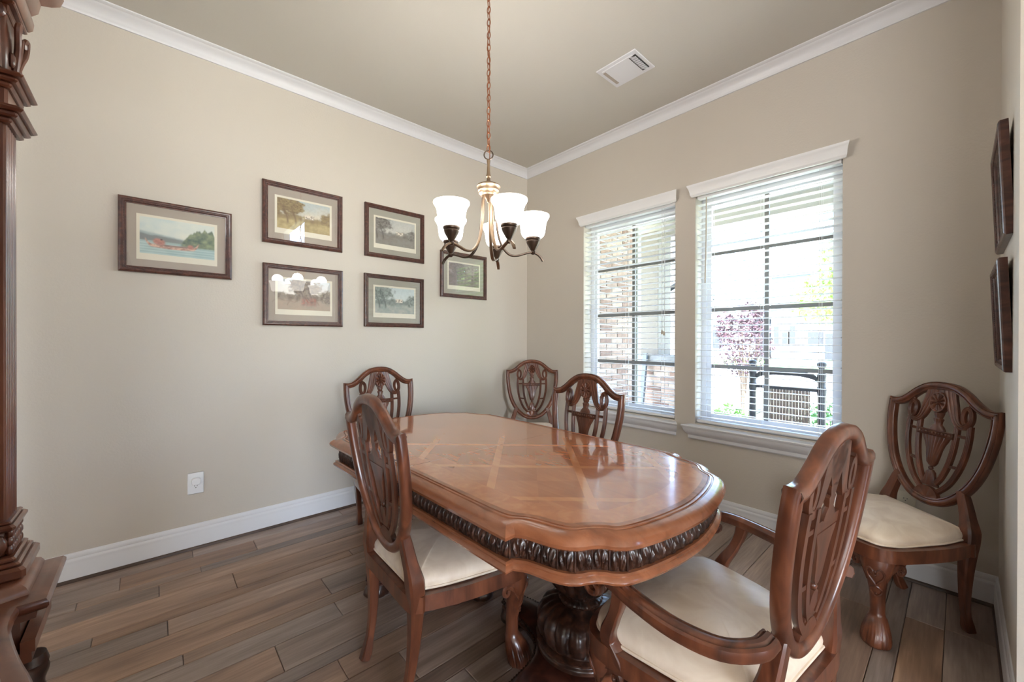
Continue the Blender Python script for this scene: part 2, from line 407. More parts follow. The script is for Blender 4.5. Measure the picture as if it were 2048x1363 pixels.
# floor: boards of three widths, laid along the left wall
floor = struct(G().box((-.15, -7.2, -.06), (XH + .15, WT, -.0065)).mk('floor', M['shoe'], None, False))
known = {0: -3.113, 1: -3.257, 2: -2.962, 3: -2.664, 4: -3.178, 5: -2.938, 6: -2.322, 7: -2.898, 8: -2.335, 9: -2.612, 11: -2.443}
rows = [(0, .122), (.122, .27)]
x = .27; k = 0
while x < 6.2:
    w = (.0725, .1235, .174)[k % 3]; rows.append((x, min(x + w, 6.2))); x += w; k += 1
shared = {}
random.seed(3)
for ri, (x0, x1) in enumerate(rows):
    yb = -5.2; ys = [yb]
    near = x0 < XR
    j = known.get(ri - 1)
    y = yb + random.uniform(.3, 1.1)
    while y < -.35:
        ys.append(y); y += random.choice((.55, .7, .85, 1.0, 1.2))
    if j is not None:
        ys = [q for q in ys if abs(q - j) > .45] + [j]; ys.sort()
    ys.append(0.)
    for a, b_ in zip(ys, ys[1:]):
        if b_ < -3.7 and x0 < 6 and False: continue
        if (b_ < -3.75) or x0 > XR + .3: continue
        L = round(b_ - a, 3); key = (round(x1 - x0, 4), L)
        if key not in shared:
            w, e = x1 - x0, .0012
            o = G().loft([[(e, e, -.0065), (w - e, e, -.0065), (w - e, L - e, -.0065), (e, L - e, -.0065)],
                          [(e, e, -.0018), (w - e, e, -.0018), (w - e, L - e, -.0018), (e, L - e, -.0018)],
                          [(e + .002, e + .002, 0), (w - e - .002, e + .002, 0), (w - e - .002, L - e - .002, 0), (e + .002, L - e - .002, 0)]], True).mk('plank', M['plank'], floor, False)
            shared[key] = o.data
        else:
            o = bpy.data.objects.new('plank', shared[key]); C.objects.link(o); o.parent = floor
        o.location = (x0, a, random.uniform(-.0004, .0004))
o = G().box((XR + .3, -7.05, -.006), (XH, 0, 0)).mk('hall_boards', M['plank'], floor, False)
o = G().box((0, -7.05, -.006), (XR + .3, -3.75, -.0005)).mk('living_boards', M['plank'], floor, False)

# baseboards, shoe mouldings, crown
BB = [(0, .017), (.014, .017), (.014, .092), (.0125, .099), (.0135, .106), (.0125, .114), (.008, .121), (.0095, .128), (.008, .138), (.004, .147), (0, .149)]
SH = [(0, 0), (.02, 0), (.0195, .006), (.0175, .012), (.014, .016), (0, .017)]
CR = [(0, -.072), (.010, -.072), (.012, -.064), (.017, -.058), (.021, -.046), (.034, -.031), (.050, -.022), (.060, -.017), (.066, -.011), (.078, -.009), (.085, -.004), (.086, 0), (0, 0)]
def run(name, path, prof, m, z=0, label=None):
    # path 2D, the room lies on the right-hand side of the walk
    g = G().sweep([(p[0], p[1], z) for p in path], prof, (0, 0, 1))
    return struct(g.mk(name, m, None, True, 35))
loop_pts = [(0, -7.05), (0, 0), (XR, 0), (XR, -.93)]
segs = {'left': [(0, -7.05), (0, 0)], 'back': [(0, 0), (XR, 0)], 'right': [(XR, 0), (XR, -.93), (XR + .16, -.93)]}
def mitred(name, a, b, prof, m, z, ma=0, mb=0):
    """straight moulding; ma/mb = +1 inside mitre, -1 outside mitre at each end"""
    a = Vector((*a, z)); b = Vector((*b, z)); t = (b - a).normalized(); sd = Vector((t.y, -t.x, 0))
    r0 = [tuple(a + sd * p + t * (p * ma) + Vector((0, 0, q))) for p, q in prof]
    r1 = [tuple(b + sd * p - t * (p * mb) + Vector((0, 0, q))) for p, q in prof]
    return struct(G().loft([r0, r1], True).mk(name, m, None, True, 30))
for nm, prof, m, z in (('baseboard', BB, M['trim'], 0), ('trim', CR, M['trim'], H), ('shoe', SH, M['shoe'], 0)):
    i = 0
    for side, a, b, ma, mb in (('left', (0, -7.05), (0, 0), 0, 1), ('back', (0, 0), (XR, 0), 1, 1), ('right', (XR, 0), (XR, -.93), 1, -1), ('right_end', (XR, -.93), (XR + .16, -.93), -1, 0)):
        i += 1
        n_ = f'baseboard_{side}' if nm == 'baseboard' else (f'trim_{i}' if nm == 'trim' else f'trim_{4 + i}')
        mitred(n_, a, b, prof, m, z, ma, mb)

# ------------------------------------------------------------------ windows, sills, blinds
def make_window(n, w):
    x0, x1 = w; y = .115
    root = bpy.data.objects.new(f'window_{n}', None); C.objects.link(root); struct(root); root.location = ((x0 + x1) / 2, y, ZS)
    root['label'] = f"{'left' if n == 1 else 'right'} white framed window with grey glazing bars"
    hw = (x1 - x0) / 2; h = ZT - ZS
    def fr(name, m, th, dep, inset, yo):
        a, b = hw - inset, h - inset
        g = G()
        g.box((-a, yo, inset), (-a + th, yo + dep, b)); g.box((a - th, yo, inset), (a, yo + dep, b))
        g.box((-a + th, yo, inset), (a - th, yo + dep, inset + th)); g.box((-a + th, yo, b - th), (a - th, yo + dep, b))
        return g.mk(name, m, root, False)
    fr('window_frame', M['vinyl'], .034, .05, 0, 0)
    fr('sash', M['vinyl'], .030, .028, .034, .012)
    G().add([(-hw + .06, .0275, .06), (hw - .06, .0275, .06), (hw - .06, .0275, h - .06), (-hw + .06, .0275, h - .06)], [(0, 1, 2, 3)]).mk('glass_pane', M['glass'], root, False)
    t = .0135
    G().box((-t, .020, .062), (t, .036, h - .062)).mk('muntin', M['bronze_bar'], root, False)
    for k in (1, 2, 3):
        z = h * k / 4
        for s in (-1, 1):
            a, b = (t, hw - .062) if s > 0 else (-hw + .062, -t)
            G().box((a, .021, z - t), (b, .035, z + t)).mk('muntin', M['bronze_bar'], root, False)
    # painted reveal and moulded sill
    e = .045
    prof = [(0, 0), (.075, 0), (.078, -.006), (.074, -.016), (.066, -.02), (.064, -.03), (.058, -.045), (.046, -.06), (.034, -.07), (.026, -.078), (.026, -.098), (.02, -.106), (.0, -.108)]
    L, R = (x0 - e, x1 + .035) if n == 1 else (x0 - .05, x1 + e)
    cx = (x0 + x1) / 2; zz = .648 - ZS
    rings = []
    for px_, sgn in ((L - cx, 1), (R - cx, -1)):
        rings.append([(px_ + sgn * (.075 - p) * .62 - sgn * .02, -y - p, zz + q) for p, q in prof])
    g = G().loft(rings, True); g.box((-hw, -y - .001, zz - .02), (hw, 0, zz))
    g.mk('window_sill', M['trim'], root, True, 30)
make_window(1, W1); make_window(2, W2)

def make_blind(w, label, wand, cords):
    x0, x1 = w; cx = (x0 + x1) / 2; hw = (x1 - x0) / 2
    t = thing('window_blind', label, 'blind', (cx, .0, ZS))
    # crown-shaped valance
    prof = [(0, 0), (.018, 0), (.02, .006), (.026, .012), (.03, .03), (.038, .05), (.046, .062), (.052, .068), (.055, .078), (0, .078)]
    zv = 2.318 - ZS; a = hw + .012
    rings = [[(s * (a + p * .5), -.012 - p, zv + q) for p, q in prof] for s in (-1, 1)]
    G().loft(rings, True).mk('valance', M['blind'], t, True, 30)
    G().box((-hw + .008, .012, 2.306 - ZS), (hw - .008, .06, 2.329 - ZS)).mk('head_rail', M['blind'], t, False)
    # slats share one mesh: slightly crowned, 50 mm deep
    d, th, xs = .05, .003, hw - .007
    ring = lambda x: [(x, -d / 2, 0), (x, -d / 4, .002), (x, 0, .0027), (x, d / 4, .002), (x, d / 2, 0), (x, d / 2, -th), (x, d / 4, .002 - th), (x, 0, .0027 - th), (x, -d / 4, .002 - th), (x, -d / 2, -th)]
    first = None; zb = .705; pitch = .0445; n = int((2.298 - zb) / pitch)
    for i in range(n + 1):
        if first is None:
            first = G().loft([ring(-xs), ring(xs)], True).mk('slat', M['blind'], t, True, 50); o = first
        else:
            o = first.copy(); C.objects.link(o); o.parent = t
        o.location = (0, .036, zb + i * pitch - ZS); o.rotation_euler = (math.radians(-3 + random.uniform(-.5, .5)), 0, math.radians(random.uniform(-.05, .05)))
    G().bbox((-xs, .012, .664 - ZS), (xs, .06, .684 - ZS), .004).mk('bottom_rail', M['blind'], t, False)
    for u in (-.74, 0, .74):
        g = G()
        for yy in (.0095, .0625): g.tube([(u * hw, yy, .67 - ZS), (u * hw, yy, 2.3 - ZS)], .0009, 5)
        g.tube([(u * hw + .012, .036, .67 - ZS), (u * hw + .012, .036, 2.3 - ZS)], .0008, 5)
        g.mk('ladder_cord', M['cord'], t)
    if wand:
        g = G().tube([(wand, -.004, 2.3 - ZS), (wand, -.006, 2.0 - ZS), (wand - .006, -.006, 1.68 - ZS)], [.004, .0042, .0045], 6); g.mk('tilt_wand', M['tan_plastic'], t)
    if cords:
        for k, (xx, zz) in enumerate(cords):
            g = G().tube([(xx, -.003, 2.3 - ZS), (xx + .002, -.006, zz - ZS)], .0012, 5); c = g.mk('pull_cord', M['cord'], t)
            G().lathe([(.004, .03), (.006, .026), (.0085, 0), (.007, -.003)], 8, (xx + .002, -.006, zz - ZS - .028)).mk('tassel', M['tan_plastic'], c)
    return t
make_blind(W1, 'white slatted blind in the left window beside the corner chair', None, [(.335, 1.345), (.352, 1.335)])
make_blind(W2, 'white slatted blind in the right window with a thin tilt wand', -.345, None)

# ------------------------------------------------------------------ dining chairs (local: faces +y, origin on the floor under the seat)
BN = Vector((0, 1, .14)).normalized()
def BP(u, w, d=0.):
    return (u, -.213 - .14 * (w - .493) + d * BN.y, w + d * BN.z)
def ridged(w, th, n=3, h=.0035):
    p = [(-w / 2, -th / 2), (w / 2, -th / 2), (w / 2, th / 2 - h)]
    k = n * 4
    for i in range(1, k):
        a = w / 2 - w * i / k; p.append((a, th / 2 - h + h * abs(math.sin(PI * n * i / k))))
    p.append((-w / 2, th / 2 - h)); return p
FR = [(0, .010), (0, -.010), (-.006, -.017), (-.018, -.0195), (-.030, -.017), (-.036, -.010), (-.036, .008), (-.033, .013), (-.029, .0145), (-.0265, .011), (-.022, .0165), (-.014, .0185), (-.008, .016), (-.006, .012), (-.003, .0145)]
def shield_path():
    crest = [(-.253, .972), (-.222, .969), (-.192, .977), (-.158, 1.001), (-.122, 1.032), (-.08, 1.057), (-.04, 1.068), (0, 1.071)]
    crest = spline(crest + [(-u, w) for u, w in reversed(crest[:-1])], 3)
    body = [(.253, .972), (.2545, .90), (.248, .82), (.228, .72), (.192, .63), (.138, .556), (.072, .508), (0, .493)]
    body = spline(body + [(-u, w) for u, w in reversed(body[:-1])], 4)
    return crest[:-1] + body[:-1]
def relief(g, rows, depth, nx=13, back=-.006):
    """rows of (w, halfwidth, flute count); a raised panel in the back plane"""
    rings = []
    for w, r, fl in rows:
        front = []
        for i in range(nx):
            s = -1 + 2 * i / (nx - 1); d = depth * math.sqrt(max(0, 1 - s * s)) * min(1, r / .02)
            if fl: d += .0028 * abs(math.sin(PI * fl * (s + 1) / 2))
            front.append(BP(s * r, w, d))
        rings.append(front + [BP(r, w, back), BP(-r, w, back)])
    g.loft(rings, True)
def disc(g, c, ru, rw, hf, n=40, m=6, a0=0, a1=2 * PI, back=-.006):
    closed = abs(a1 - a0 - 2 * PI) < 1e-6
    A = [a0 + (a1 - a0) * k / (n if closed else n - 1) for k in range(n)]
    rings = [[BP(c[0] + ru * q * math.cos(a), c[1] + rw * q * math.sin(a), hf(q, a)) for a in A] for q in [max(.03, 1 - k / m) for k in range(m + 1)]]
    rings.insert(0, [BP(c[0] + ru * math.cos(a), c[1] + rw * math.sin(a), back) for a in A])
    g.loft(rings, True)

def make_leg_front():
    """cabriole leg with carved knee and furred paw, right side (+x,+y)"""
    D = Vector((.66, .75, 0)).normalized(); S = Vector((D.y, -D.x, 0)); c0 = Vector((.222, .196, 0))
    tab = [(.402, 0, .050, .046), (.375, .006, .056, .048), (.345, .013, .058, .048), (.31, .016, .050, .045), (.27, .012, .035, .034), (.22, .006, .0285, .0275),
           (.17, .001, .025, .0245), (.125, .001, .0245, .0245), (.108, .003, .027, .027), (.102, .005, .032, .033), (.09, .010, .036, .037), (.075, .016, .040, .041), (.06, .021, .043, .044), (.048, .025, .0455, .046), (.034, .028, .047, .048), (.02, .031, .047, .047), (.008, .031, .045, .045), (0, .030, .041, .041)]
    g = G(); rings = []; n = 80
    for z, off, a, b in tab:
        ring = []
        for k in range(n):
            t = 2 * PI * k / n; r = 1.
            if z < .09:
                q = min(1, (.10 - z) / .04); r = 1 + q * (.13 * abs(math.cos(2.5 * t)) ** .6 - .06) + q * .035 * math.sin(26 * t + 1.2 * math.sin(z * 90))
            p = c0 + D * (off + b * r * math.cos(t)) + S * (a * r * math.sin(t)); ring.append((p.x, p.y, z))
        rings.append(ring)
    g.loft(list(reversed(rings)), True)
    leg = g
    # carving
    c = G()
    def at(s, z, d=.0):   # point on the knee front
        off = interp(z, [(a[0], a[1]) for a in reversed(tab)]); b = interp(z, [(a[0], a[3]) for a in reversed(tab)]); a_ = interp(z, [(a[0], a[2]) for a in reversed(tab)])
        th = max(-1, min(1, s / a_)); p = c0 + D * (off + b * math.sqrt(1 - th * th * .97) + d) + S * s; return (p.x, p.y, z)
    for sg in (-1, 1):
        heart = [(0, .248), (.012 * sg, .266), (.025 * sg, .286), (.028 * sg, .308), (.019 * sg, .322), (.008 * sg, .313), (.006 * sg, .301)]
        c.tube([at(s, z, .001) for s, z in spline([(s, z) for s, z in heart], 3)], .0046, 6)
        c.tube([at(s * sg, z, .001) for s, z in spline([(.0, .245), (.014, .233), (.018, .219), (.010, .205), (0, .199)], 3)], .0044, 6)
    for s_, z_ in ((-.008, .302), (0, .311), (.008, .302), (0, .294), (0, .210)): c.ball(at(s_, z_), .0055, 8, 5)
    # scrolled ear brackets under the rail on both sides
    for ax in (Vector((-1, 0, 0)), Vector((0, -1, 0))):
        o = c0 + (Vector((0, .043, -.040)) if ax.x else Vector((.040, 0, -.040)))
        pts = [(.0, .345), (.03, .372), (.056, .377), (.07, .366), (.071, .349), (.06, .339), (.049, .345), (.049, .356), (.057, .358)]
        pth = [tuple(o + ax * s + Vector((0, 0, z))) for s, z in spline(pts, 3)]
        c.tube(pth, [.011 - .005 * i / len(pth) for i in range(len(pth))], 7)
        nrm = Vector((0, 1, 0)) if ax.x else Vector((1, 0, 0))
        q = [(0, .39), (.080, .39), (.072, .368), (.045, .358), (.02, .335), (0, .30)]
        c.loft([[tuple(o - nrm * .012 + ax * s + Vector((0, 0, z))) for s, z in q], [tuple(o + nrm * .004 + ax * s + Vector((0, 0, z))) for s, z in q]], True)
    return leg, c

def make_leg_rear():
    P = spline([(.146, -.226, .606), (.158, -.223, .575), (.176, -.217, .52), (.192, -.209, .465), (.196, -.205, .42), (.192, -.202, .36), (.183, -.203, .25), (.172, -.213, .13), (.160, -.236, .035), (.155, -.250, 0)], 4)
    sc = [(interp(p[2], [(0, .78), (.03, .8), (.07, .6), (.15, .66), (.3, .92), (.40, 1.15), (.455, 1.22), (.50, .95), (.58, .82), (.606, .7)]),
           interp(p[2], [(0, .85), (.03, .85), (.07, .62), (.15, .7), (.3, .98), (.40, 1.2), (.455, 1.28), (.50, 1.0), (.58, .85), (.606, .7)])) for p in P]
    pr = [(-.022, -.016), (-.016, -.022), (.016, -.022), (.022, -.016), (.022, .016), (.016, .022), (-.016, .022), (-.022, .016)]
    return G().sweep([tuple(p) for p in P], pr, (0, 1, .01), scale=sc)

def seat_outline(k=1.):
    half = [(0, .258), (.11, .252), (.19, .238), (.238, .216), (.258, .18), (.253, .10), (.234, -.03), (.206, -.13), (.186, -.18), (.172, -.198)]
    half = [(x * k, y) for x, y in half]
    pts = half + [(0, -.198)] + [(-x, y) for x, y in reversed(half[1:])]
    return [tuple(p) for p in spline(pts, 4, True)]

def make_chair(label, arms=False):
    k = 1.10 if arms else 1.
    t = thing('dining_armchair' if arms else 'dining_chair', label, 'armchair' if arms else 'chair')
    if not arms: t['group'] = 'shield-back side chairs'
    G().sweep([BP(u, w) for u, w in shield_path()], FR, tuple(BN), loop=True).mk('back_frame', M['chair'], t, True, 50)
    g = G(); st = ridged(.020, .016)
    for s in (-1, 1):
        # swag drapes: wide at the crest, narrow below, curling up into a loop
        sw = spline([(.038 * s, 1.036), (.047 * s, .995), (.062 * s, .945), (.078 * s, .903), (.096 * s, .882), (.117 * s, .878), (.134 * s, .893), (.142 * s, .918), (.139 * s, .948), (.127 * s, .966), (.113 * s, .957), (.107 * s, .932), (.112 * s, .905), (.120 * s, .893)], 4)
        N = len(sw); wd = [interp(i / N, [(0, 2.6), (.12, 2.4), (.25, 1.5), (.38, 1.0), (1, .75)]) for i in range(N)]
        g.sweep([BP(u, w, .002) for u, w in sw], st, tuple(BN), scale=[(q, 1.) for q in wd])
        g.sweep([BP(u, w) for u, w in spline([(.13 * s, .972), (.135 * s, 1.0)], 2)], ridged(.016, .012, 2), tuple(BN))
        inner = spline([(.086 * s, .888), (.0855 * s, .83), (.081 * s, .76), (.068 * s, .69), (.046 * s, .628), (.022 * s, .59)], 4)
        outer = spline([(.138 * s, .888), (.1395 * s, .83), (.134 * s, .76), (.116 * s, .685), (.084 * s, .613), (.04 * s, .562)], 4)
        for q in (inner, outer): g.sweep([BP(u, w, -.001) for u, w in q], st, tuple(BN))
        for w in (.836, .692):
            a, b = (.089, .134) if w > .8 else (.072, .113)
            g.sweep([BP(a * s, w, -.001), BP(b * s, w + (.004 if w < .8 else 0), -.001)], ridged(.013, .012, 2), tuple(BN))
    relief(g, [(1.05, .062, 0), (1.02, .06, 5), (.985, .045, 5), (.955, .036, 5), (.925, .02, 0)], .004)
    sp = g.mk('splat', M['chair2'], t, True, 45)
    m = G()
    disc(m, (0, .975), .038, .047, lambda q, a: .012 + (.006 if q > .84 else (.009 * abs(math.cos(5 * a)) * min(1, q * 2.4) - .004 + (.010 if q < .2 else 0))), 80, 10)
    m.mk('medallion', M['chair2'], sp, True, 35)
    u = G()
    relief(u, [(.932, .012, 0), (.925, .022, 3), (.912, .018, 3), (.902, .014, 0), (.896, .022, 3), (.884, .017, 3), (.872, .016, 0), (.862, .026, 0), (.85, .034, 0), (.843, .036, 0)], .010)
    u.sweep([BP(-.082, .829, .002), BP(.082, .829, .002)], [(-.014, -.006), (.014, -.006), (.014, .008), (.010, .012), (.007, .008), (-.007, .008), (-.010, .012), (-.014, .008)], tuple(BN))
    for i in range(10): u.ball(BP(-.068 + .136 * i / 9, .829, .011), .0062, 8, 5)
    relief(u, [(.815, .062, 7), (.80, .056, 7), (.78, .045, 7), (.755, .036, 7), (.72, .029, 5), (.69, .022, 5), (.678, .014, 0), (.672, .008, 0)], .012, 29)
    u.ball(BP(0, .664, .002), .010, 10, 6)
    relief(u, [(.656, .009, 0), (.645, .020, 3), (.625, .024, 3), (.605, .030, 3), (.59, .042, 3), (.583, .04, 0)], .009)
    u.mk('urn', M['chair2'], sp, True, 40)
    f = G(); disc(f, (0, .524), .058, .056, lambda q, a: .008 + (.005 if q > .88 else .005 * abs(math.sin(3.5 * a)) * q), 48, 6, .0, PI)
    f.mk('fan', M['chair2'], sp, True, 35)
    # seat
    O = seat_outline(k); Oi = offset2([(x, y) for x, y in O][::-1], .008)
    g = G().sweep([(x, y, .345) for x, y in O], [(-.034, .012), (.003, .012), (.007, .017), (.006, .022), (.001, .026), (-.004, .030), (-.004, .050), (-.001, .053), (.001, .059), (-.002, .066), (-.034, .066)], (0, 0, 1), loop=True)
    g.mk('seat_rail', M['chair'], t, True, 35)
    rings = []; zc = .412
    prof = [(1.0, 0.), (1.022, .010), (1.03, .022), (1.018, .034), (.97, .047), (.88, .058), (.74, .068), (.55, .076), (.33, .081), (.12, .083)]
    for s, z in prof: rings.append([(x * s, .02 + (y - .02) * s, zc + z) for x, y in reversed(O)])
    cu = G().loft(list(rings), True).mk('seat_cushion', M['fabric'], t, True, 80)
    w = G().tube([(x * 1.028, .02 + (y - .02) * 1.028, zc + .006 + .0025 * math.sin(i * .7) * math.sin(i * .23)) for i, (x, y) in enumerate(O)], .0045, 6, True); w.mk('welt', M['fabric'], cu)
    # legs
    L, c = make_leg_front(); R = make_leg_rear()
    for s in (1, -1):
        a, b, d = (L, c, R) if s > 0 else (L.mirror(), c.mirror(), R.mirror())
        if k != 1:
            sh = lambda G_: setattr(G_, 'v', [(x + .022 * s, y, z) for x, y, z in G_.v])
            if s > 0: a, b = G().add(a.v, a.f), G().add(b.v, b.f)
            sh(a); sh(b)
        lg = a.mk('leg', M['chair'], t, True, 60); b.mk('knee_carving', M['chair2'], lg, True, 50)
        d.mk('leg', M['chair'], t, True, 40)
    if arms:
        ap = [(-.020, -.012), (.020, -.012), (.026, -.002), (.024, .008), (.017, .011), (.013, .008), (.006, .013), (-.006, .013), (-.013, .008), (-.017, .011), (-.024, .008), (-.026, -.002)]
        for s in (1, -1):
            P = spline([(.226, -.236, .628), (.262, -.222, .612), (.305, -.165, .598), (.328, -.07, .596), (.334, .03, .606), (.328, .11, .615), (.322, .165, .612), (.318, .205, .592), (.316, .212, .566), (.317, .195, .549), (.318, .172, .552), (.318, .166, .568), (.318, .178, .576)], 5)
            N = len(P); sc = [(interp(i / N, [(0, .8), (.2, 1.05), (.5, 1), (.6, .95), (1, .8)]), interp(i / N, [(0, 1.3), (.2, 1.35), (.5, 1.1), (.62, .8), (1, .5)])) for i in range(N)]
            ups = []
            for i in range(N):
                a = Vector(P[max(0, i - 1)]); b = Vector(P[min(N - 1, i + 1)]); tg = (b - a).normalized(); side = Vector((1, 0, 0)) - tg * tg.x
                if i / N < .5:
                    ups.append(Vector((0, 0, 1)))
                else: ups.append(side.normalized().cross(tg))
            g = G().sweep([(p[0] * s, p[1], p[2]) for p in P], ap, [tuple((v.x * s, v.y, v.z)) for v in ups], scale=sc)
            ar = g.mk('arm', M['chair'], t, True, 45)
            Q = spline([(.332, .085, .602), (.330, .095, .56), (.324, .118, .505), (.312, .142, .46), (.300, .150, .425), (.295, .128, .39), (.292, .11, .352)], 5)
            N = len(Q); sc = [(interp(i / N, [(0, .9), (.25, .75), (.6, .95), (.85, 1.2), (1, .9)]), interp(i / N, [(0, 1.1), (.25, .85), (.6, 1.2), (.85, 1.5), (1, 1.1)])) for i in range(N)]
            pr = [(-.018, -.014), (-.012, -.018), (.012, -.018), (.018, -.014), (.018, .014), (.012, .018), (-.012, .018), (-.018, .014)]
            sup = G().sweep([(p[0] * s, p[1], p[2]) for p in Q], pr, (0, 1, .02), scale=sc).mk('arm_support', M['chair'], t, True, 45)
            c2 = G()
            for i in range(7):
                z = .405 + .02 * i; p = min(Q, key=lambda q: abs(q[2] - z)); c2.ball((p[0] * s, p[1] + .019 - .001 * i, z), .011 - .0006 * i, 8, 5, (1.1, .9, .7))
            c2.mk('support_carving', M['chair2'], sup)
    return t

def put(o, x, y, deg, label=None):
    o.location = (x, y, 0); o.rotation_euler = (0, 0, math.radians(deg))
    if label: o['label'] = label
    return o
chA = make_chair('shield-back chair with its back to the camera at the near side of the table')
put(chA, 1.688, -2.119, -2.0)
for (x, y, d, lab) in ((.589, -1.771, -90.7, 'shield-back chair at the far left end of the table below the pictures'),
                       (.466, -.382, -134.3, 'shield-back chair standing alone in the corner between picture wall and left window'),
                       (1.636, -1.368, 180.3, 'shield-back chair pushed up to the table with its back to the left window'),
                       (2.843, -.405, 136.1, 'shield-back chair in the right corner, turned diagonally, its whole cream seat in view')):
    put(copy_tree(chA), x, y, d, lab)
chE = make_chair('wooden armchair with scrolled arms and cream seat at the near right end of the table', True)
put(chE, 2.623, -1.748, 83.2)

# ------------------------------------------------------------------ dining table
TZ = .765
T = thing('dining_table', 'long mahogany pedestal dining table with scalloped ends and inlaid diamond veneer top', 'table', (1.61, -1.768, 0), math.radians(1.2))
q = [(.668, .535)] + [tuple(p) for p in spline([(.668, .500), (.690, .487), (.725, .478), (.765, .468), (.805, .450), (.834, .422), (.850, .392), (.868, .372), (.894, .356), (.922, .322), (.947, .25), (.968, .148), (.979, .05), (.981, 0)], 4)]
quarter = [(u, v) for u, v in q]
half_r = quarter[:-1] + [quarter[-1]] + [(u, -v) for u, v in reversed(quarter[:-1])]         # right end, top to bottom (clockwise)
us = [-.668 + i * 1.336 / 24 for i in range(1, 24) if abs(-.668 + i * 1.336 / 24 - .02) > .02] + [.02]; us.sort()
straight_b = [(u, -.535) for u in reversed(us)]
half_l = [(-u, -v) for u, v in half_r]
straight_t = [(u, .535) for u in us]
OUT = (half_r + straight_b + half_l + straight_t)[::-1]     # counter-clockwise
cache = {}
def ring(d, z):
    if d not in cache:
        P = np.array(OUT, float); n = max(1, int(math.ceil(d / .006)))
        for k in range(n):
            P = offset2(P, d / n)
            if d * (k + 1) / n > .02 and d > .03: P = P + .35 * ((np.roll(P, 1, 0) + np.roll(P, -1, 0)) / 2 - P) * ((np.abs(P[:, :1]) > .5) & (np.abs(P[:, :1]) < .93))
        cache[d] = P
    return [(x, y, z) for x, y in cache[d]]
edge = G().loft([ring(.075, TZ), ring(.058, TZ), ring(.056, TZ - .003), ring(.053, TZ - .003), ring(.051, TZ), ring(.046, TZ - .001), ring(.044, TZ - .004), ring(.041, TZ - .004), ring(.038, TZ - .002),
                 ring(.026, TZ - .004), ring(.014, TZ - .009), ring(.005, TZ - .018), ring(0, TZ - .028), ring(.003, TZ - .038), ring(.012, TZ - .046), ring(.024, TZ - .05), ring(.075, TZ - .05)])
edge.mk('table_edge', M['table'], T, True, 28)
SPL = lambda p: (max(-.46, min(.46, p[0])), 0.)
o75 = ring(.075, TZ); nO = len(o75); SEAM = .02
for side in (-1, 1):
    # the two halves of the top meet at a seam; each carries its own cross-banded border
    V = []; FB = []; FV = []; idx = [i for i in range(nO) if (o75[i][0] - SEAM) * side > -1e-6]
    keep = set(idx)
    for i in range(nO):
        p = np.array(o75[i][:2]); c = np.array(SPL(p)); d = max(np.linalg.norm(p - c), 1e-6)
        for f in (0, min(.9, .085 / d), .55 + .45 * min(.9, .085 / d), 1.):
            q_ = p + (c - p) * f; V.append((q_[0] + (side * .0007 if abs(q_[0] - SEAM) < 1e-6 else 0), q_[1], TZ))
    for i in range(nO):
        j = (i + 1) % nO
        if i in keep and j in keep:
            FB.append((4 * i, 4 * j, 4 * j + 1, 4 * i + 1)); FV.append((4 * i + 1, 4 * j + 1, 4 * j + 2, 4 * i + 2)); FV.append((4 * i + 2, 4 * j + 2, 4 * j + 3, 4 * i + 3))
    th = obj('top_half', V, FV, M['veneer'], T); obj('veneer_border', V, FB, M['border'], th)
    for o_ in (th, th.children[0]):
        bm = bmesh.new(); bm.from_mesh(o_.data); bmesh.ops.delete(bm, geom=[v_ for v_ in bm.verts if not v_.link_faces], context='VERTS')
        bmesh.ops.remove_doubles(bm, verts=bm.verts, dist=1e-5); bm.to_mesh(o_.data); bm.free()
G().box((SEAM - .002, -.47, TZ - .03), (SEAM + .002, .47, TZ - .004)).mk('seam_groove', M['tdark'], T, False)
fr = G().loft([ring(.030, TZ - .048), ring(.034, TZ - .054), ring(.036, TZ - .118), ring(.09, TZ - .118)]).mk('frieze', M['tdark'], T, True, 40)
G().loft([ring(.045, TZ - .110), ring(.026, TZ - .111), ring(.021, TZ - .115), ring(.023, TZ - .120), ring(.017, TZ - .124), ring(.014, TZ - .131), ring(.018, TZ - .139), ring(.028, TZ - .143), ring(.09, TZ - .143)]).mk('lower_moulding', M['table'], T, True, 35)
# carved leaves along the frieze
def leaf_mesh():
    g = G(); nu, nv = 15, 13; V = []
    for j in range(nv):
        z = -.030 + .060 * j / (nv - 1)
        for i in range(nu):
            x = -.0215 + .043 * i / (nu - 1); d = 0.
            for sg in (-1, 1):      # two curling half leaves round a centre rib
                xx = (x * sg - .0095) / .0115; zz = (z + .002 * sg) / .029; rr = xx * xx + zz * zz
                if rr < 1:
                    ph = math.atan2(x * sg - .002, z + .036); d = max(d, .012 * math.sqrt(1 - rr) + .0042 * math.cos(17 * ph) * (1 - rr) ** .5)
            d = max(d, .006 * max(0, 1 - abs(x) / .003) * max(0, 1 - abs(z) / .03))
            V.append((x, .001 - d, z))
    g.add(V, [(j * nu + i, j * nu + i + 1, (j + 1) * nu + i + 1, (j + 1) * nu + i) for j in range(nv - 1) for i in range(nu - 1)]); return g
def bar_mesh():
    return G().lathe([(.0025, -.028), (.0042, -.015), (.003, 0), (.0046, .012), (.0025, .028)], 6)
P = np.array(cache[.036]); nP = len(P)
seg = np.linalg.norm(np.roll(P, -1, 0) - P, axis=1); cum = np.concatenate([[0], np.cumsum(seg)]); tot = cum[-1]; cnt = int(tot / .0465)
lm = G().add(*(lambda g: (g.v, g.f))(leaf_mesh())); bm_ = bar_mesh(); both = G().add(lm.v, lm.f).add([(x + .0225, y - .002, z) for x, y, z in bm_.v], bm_.f)
first = None
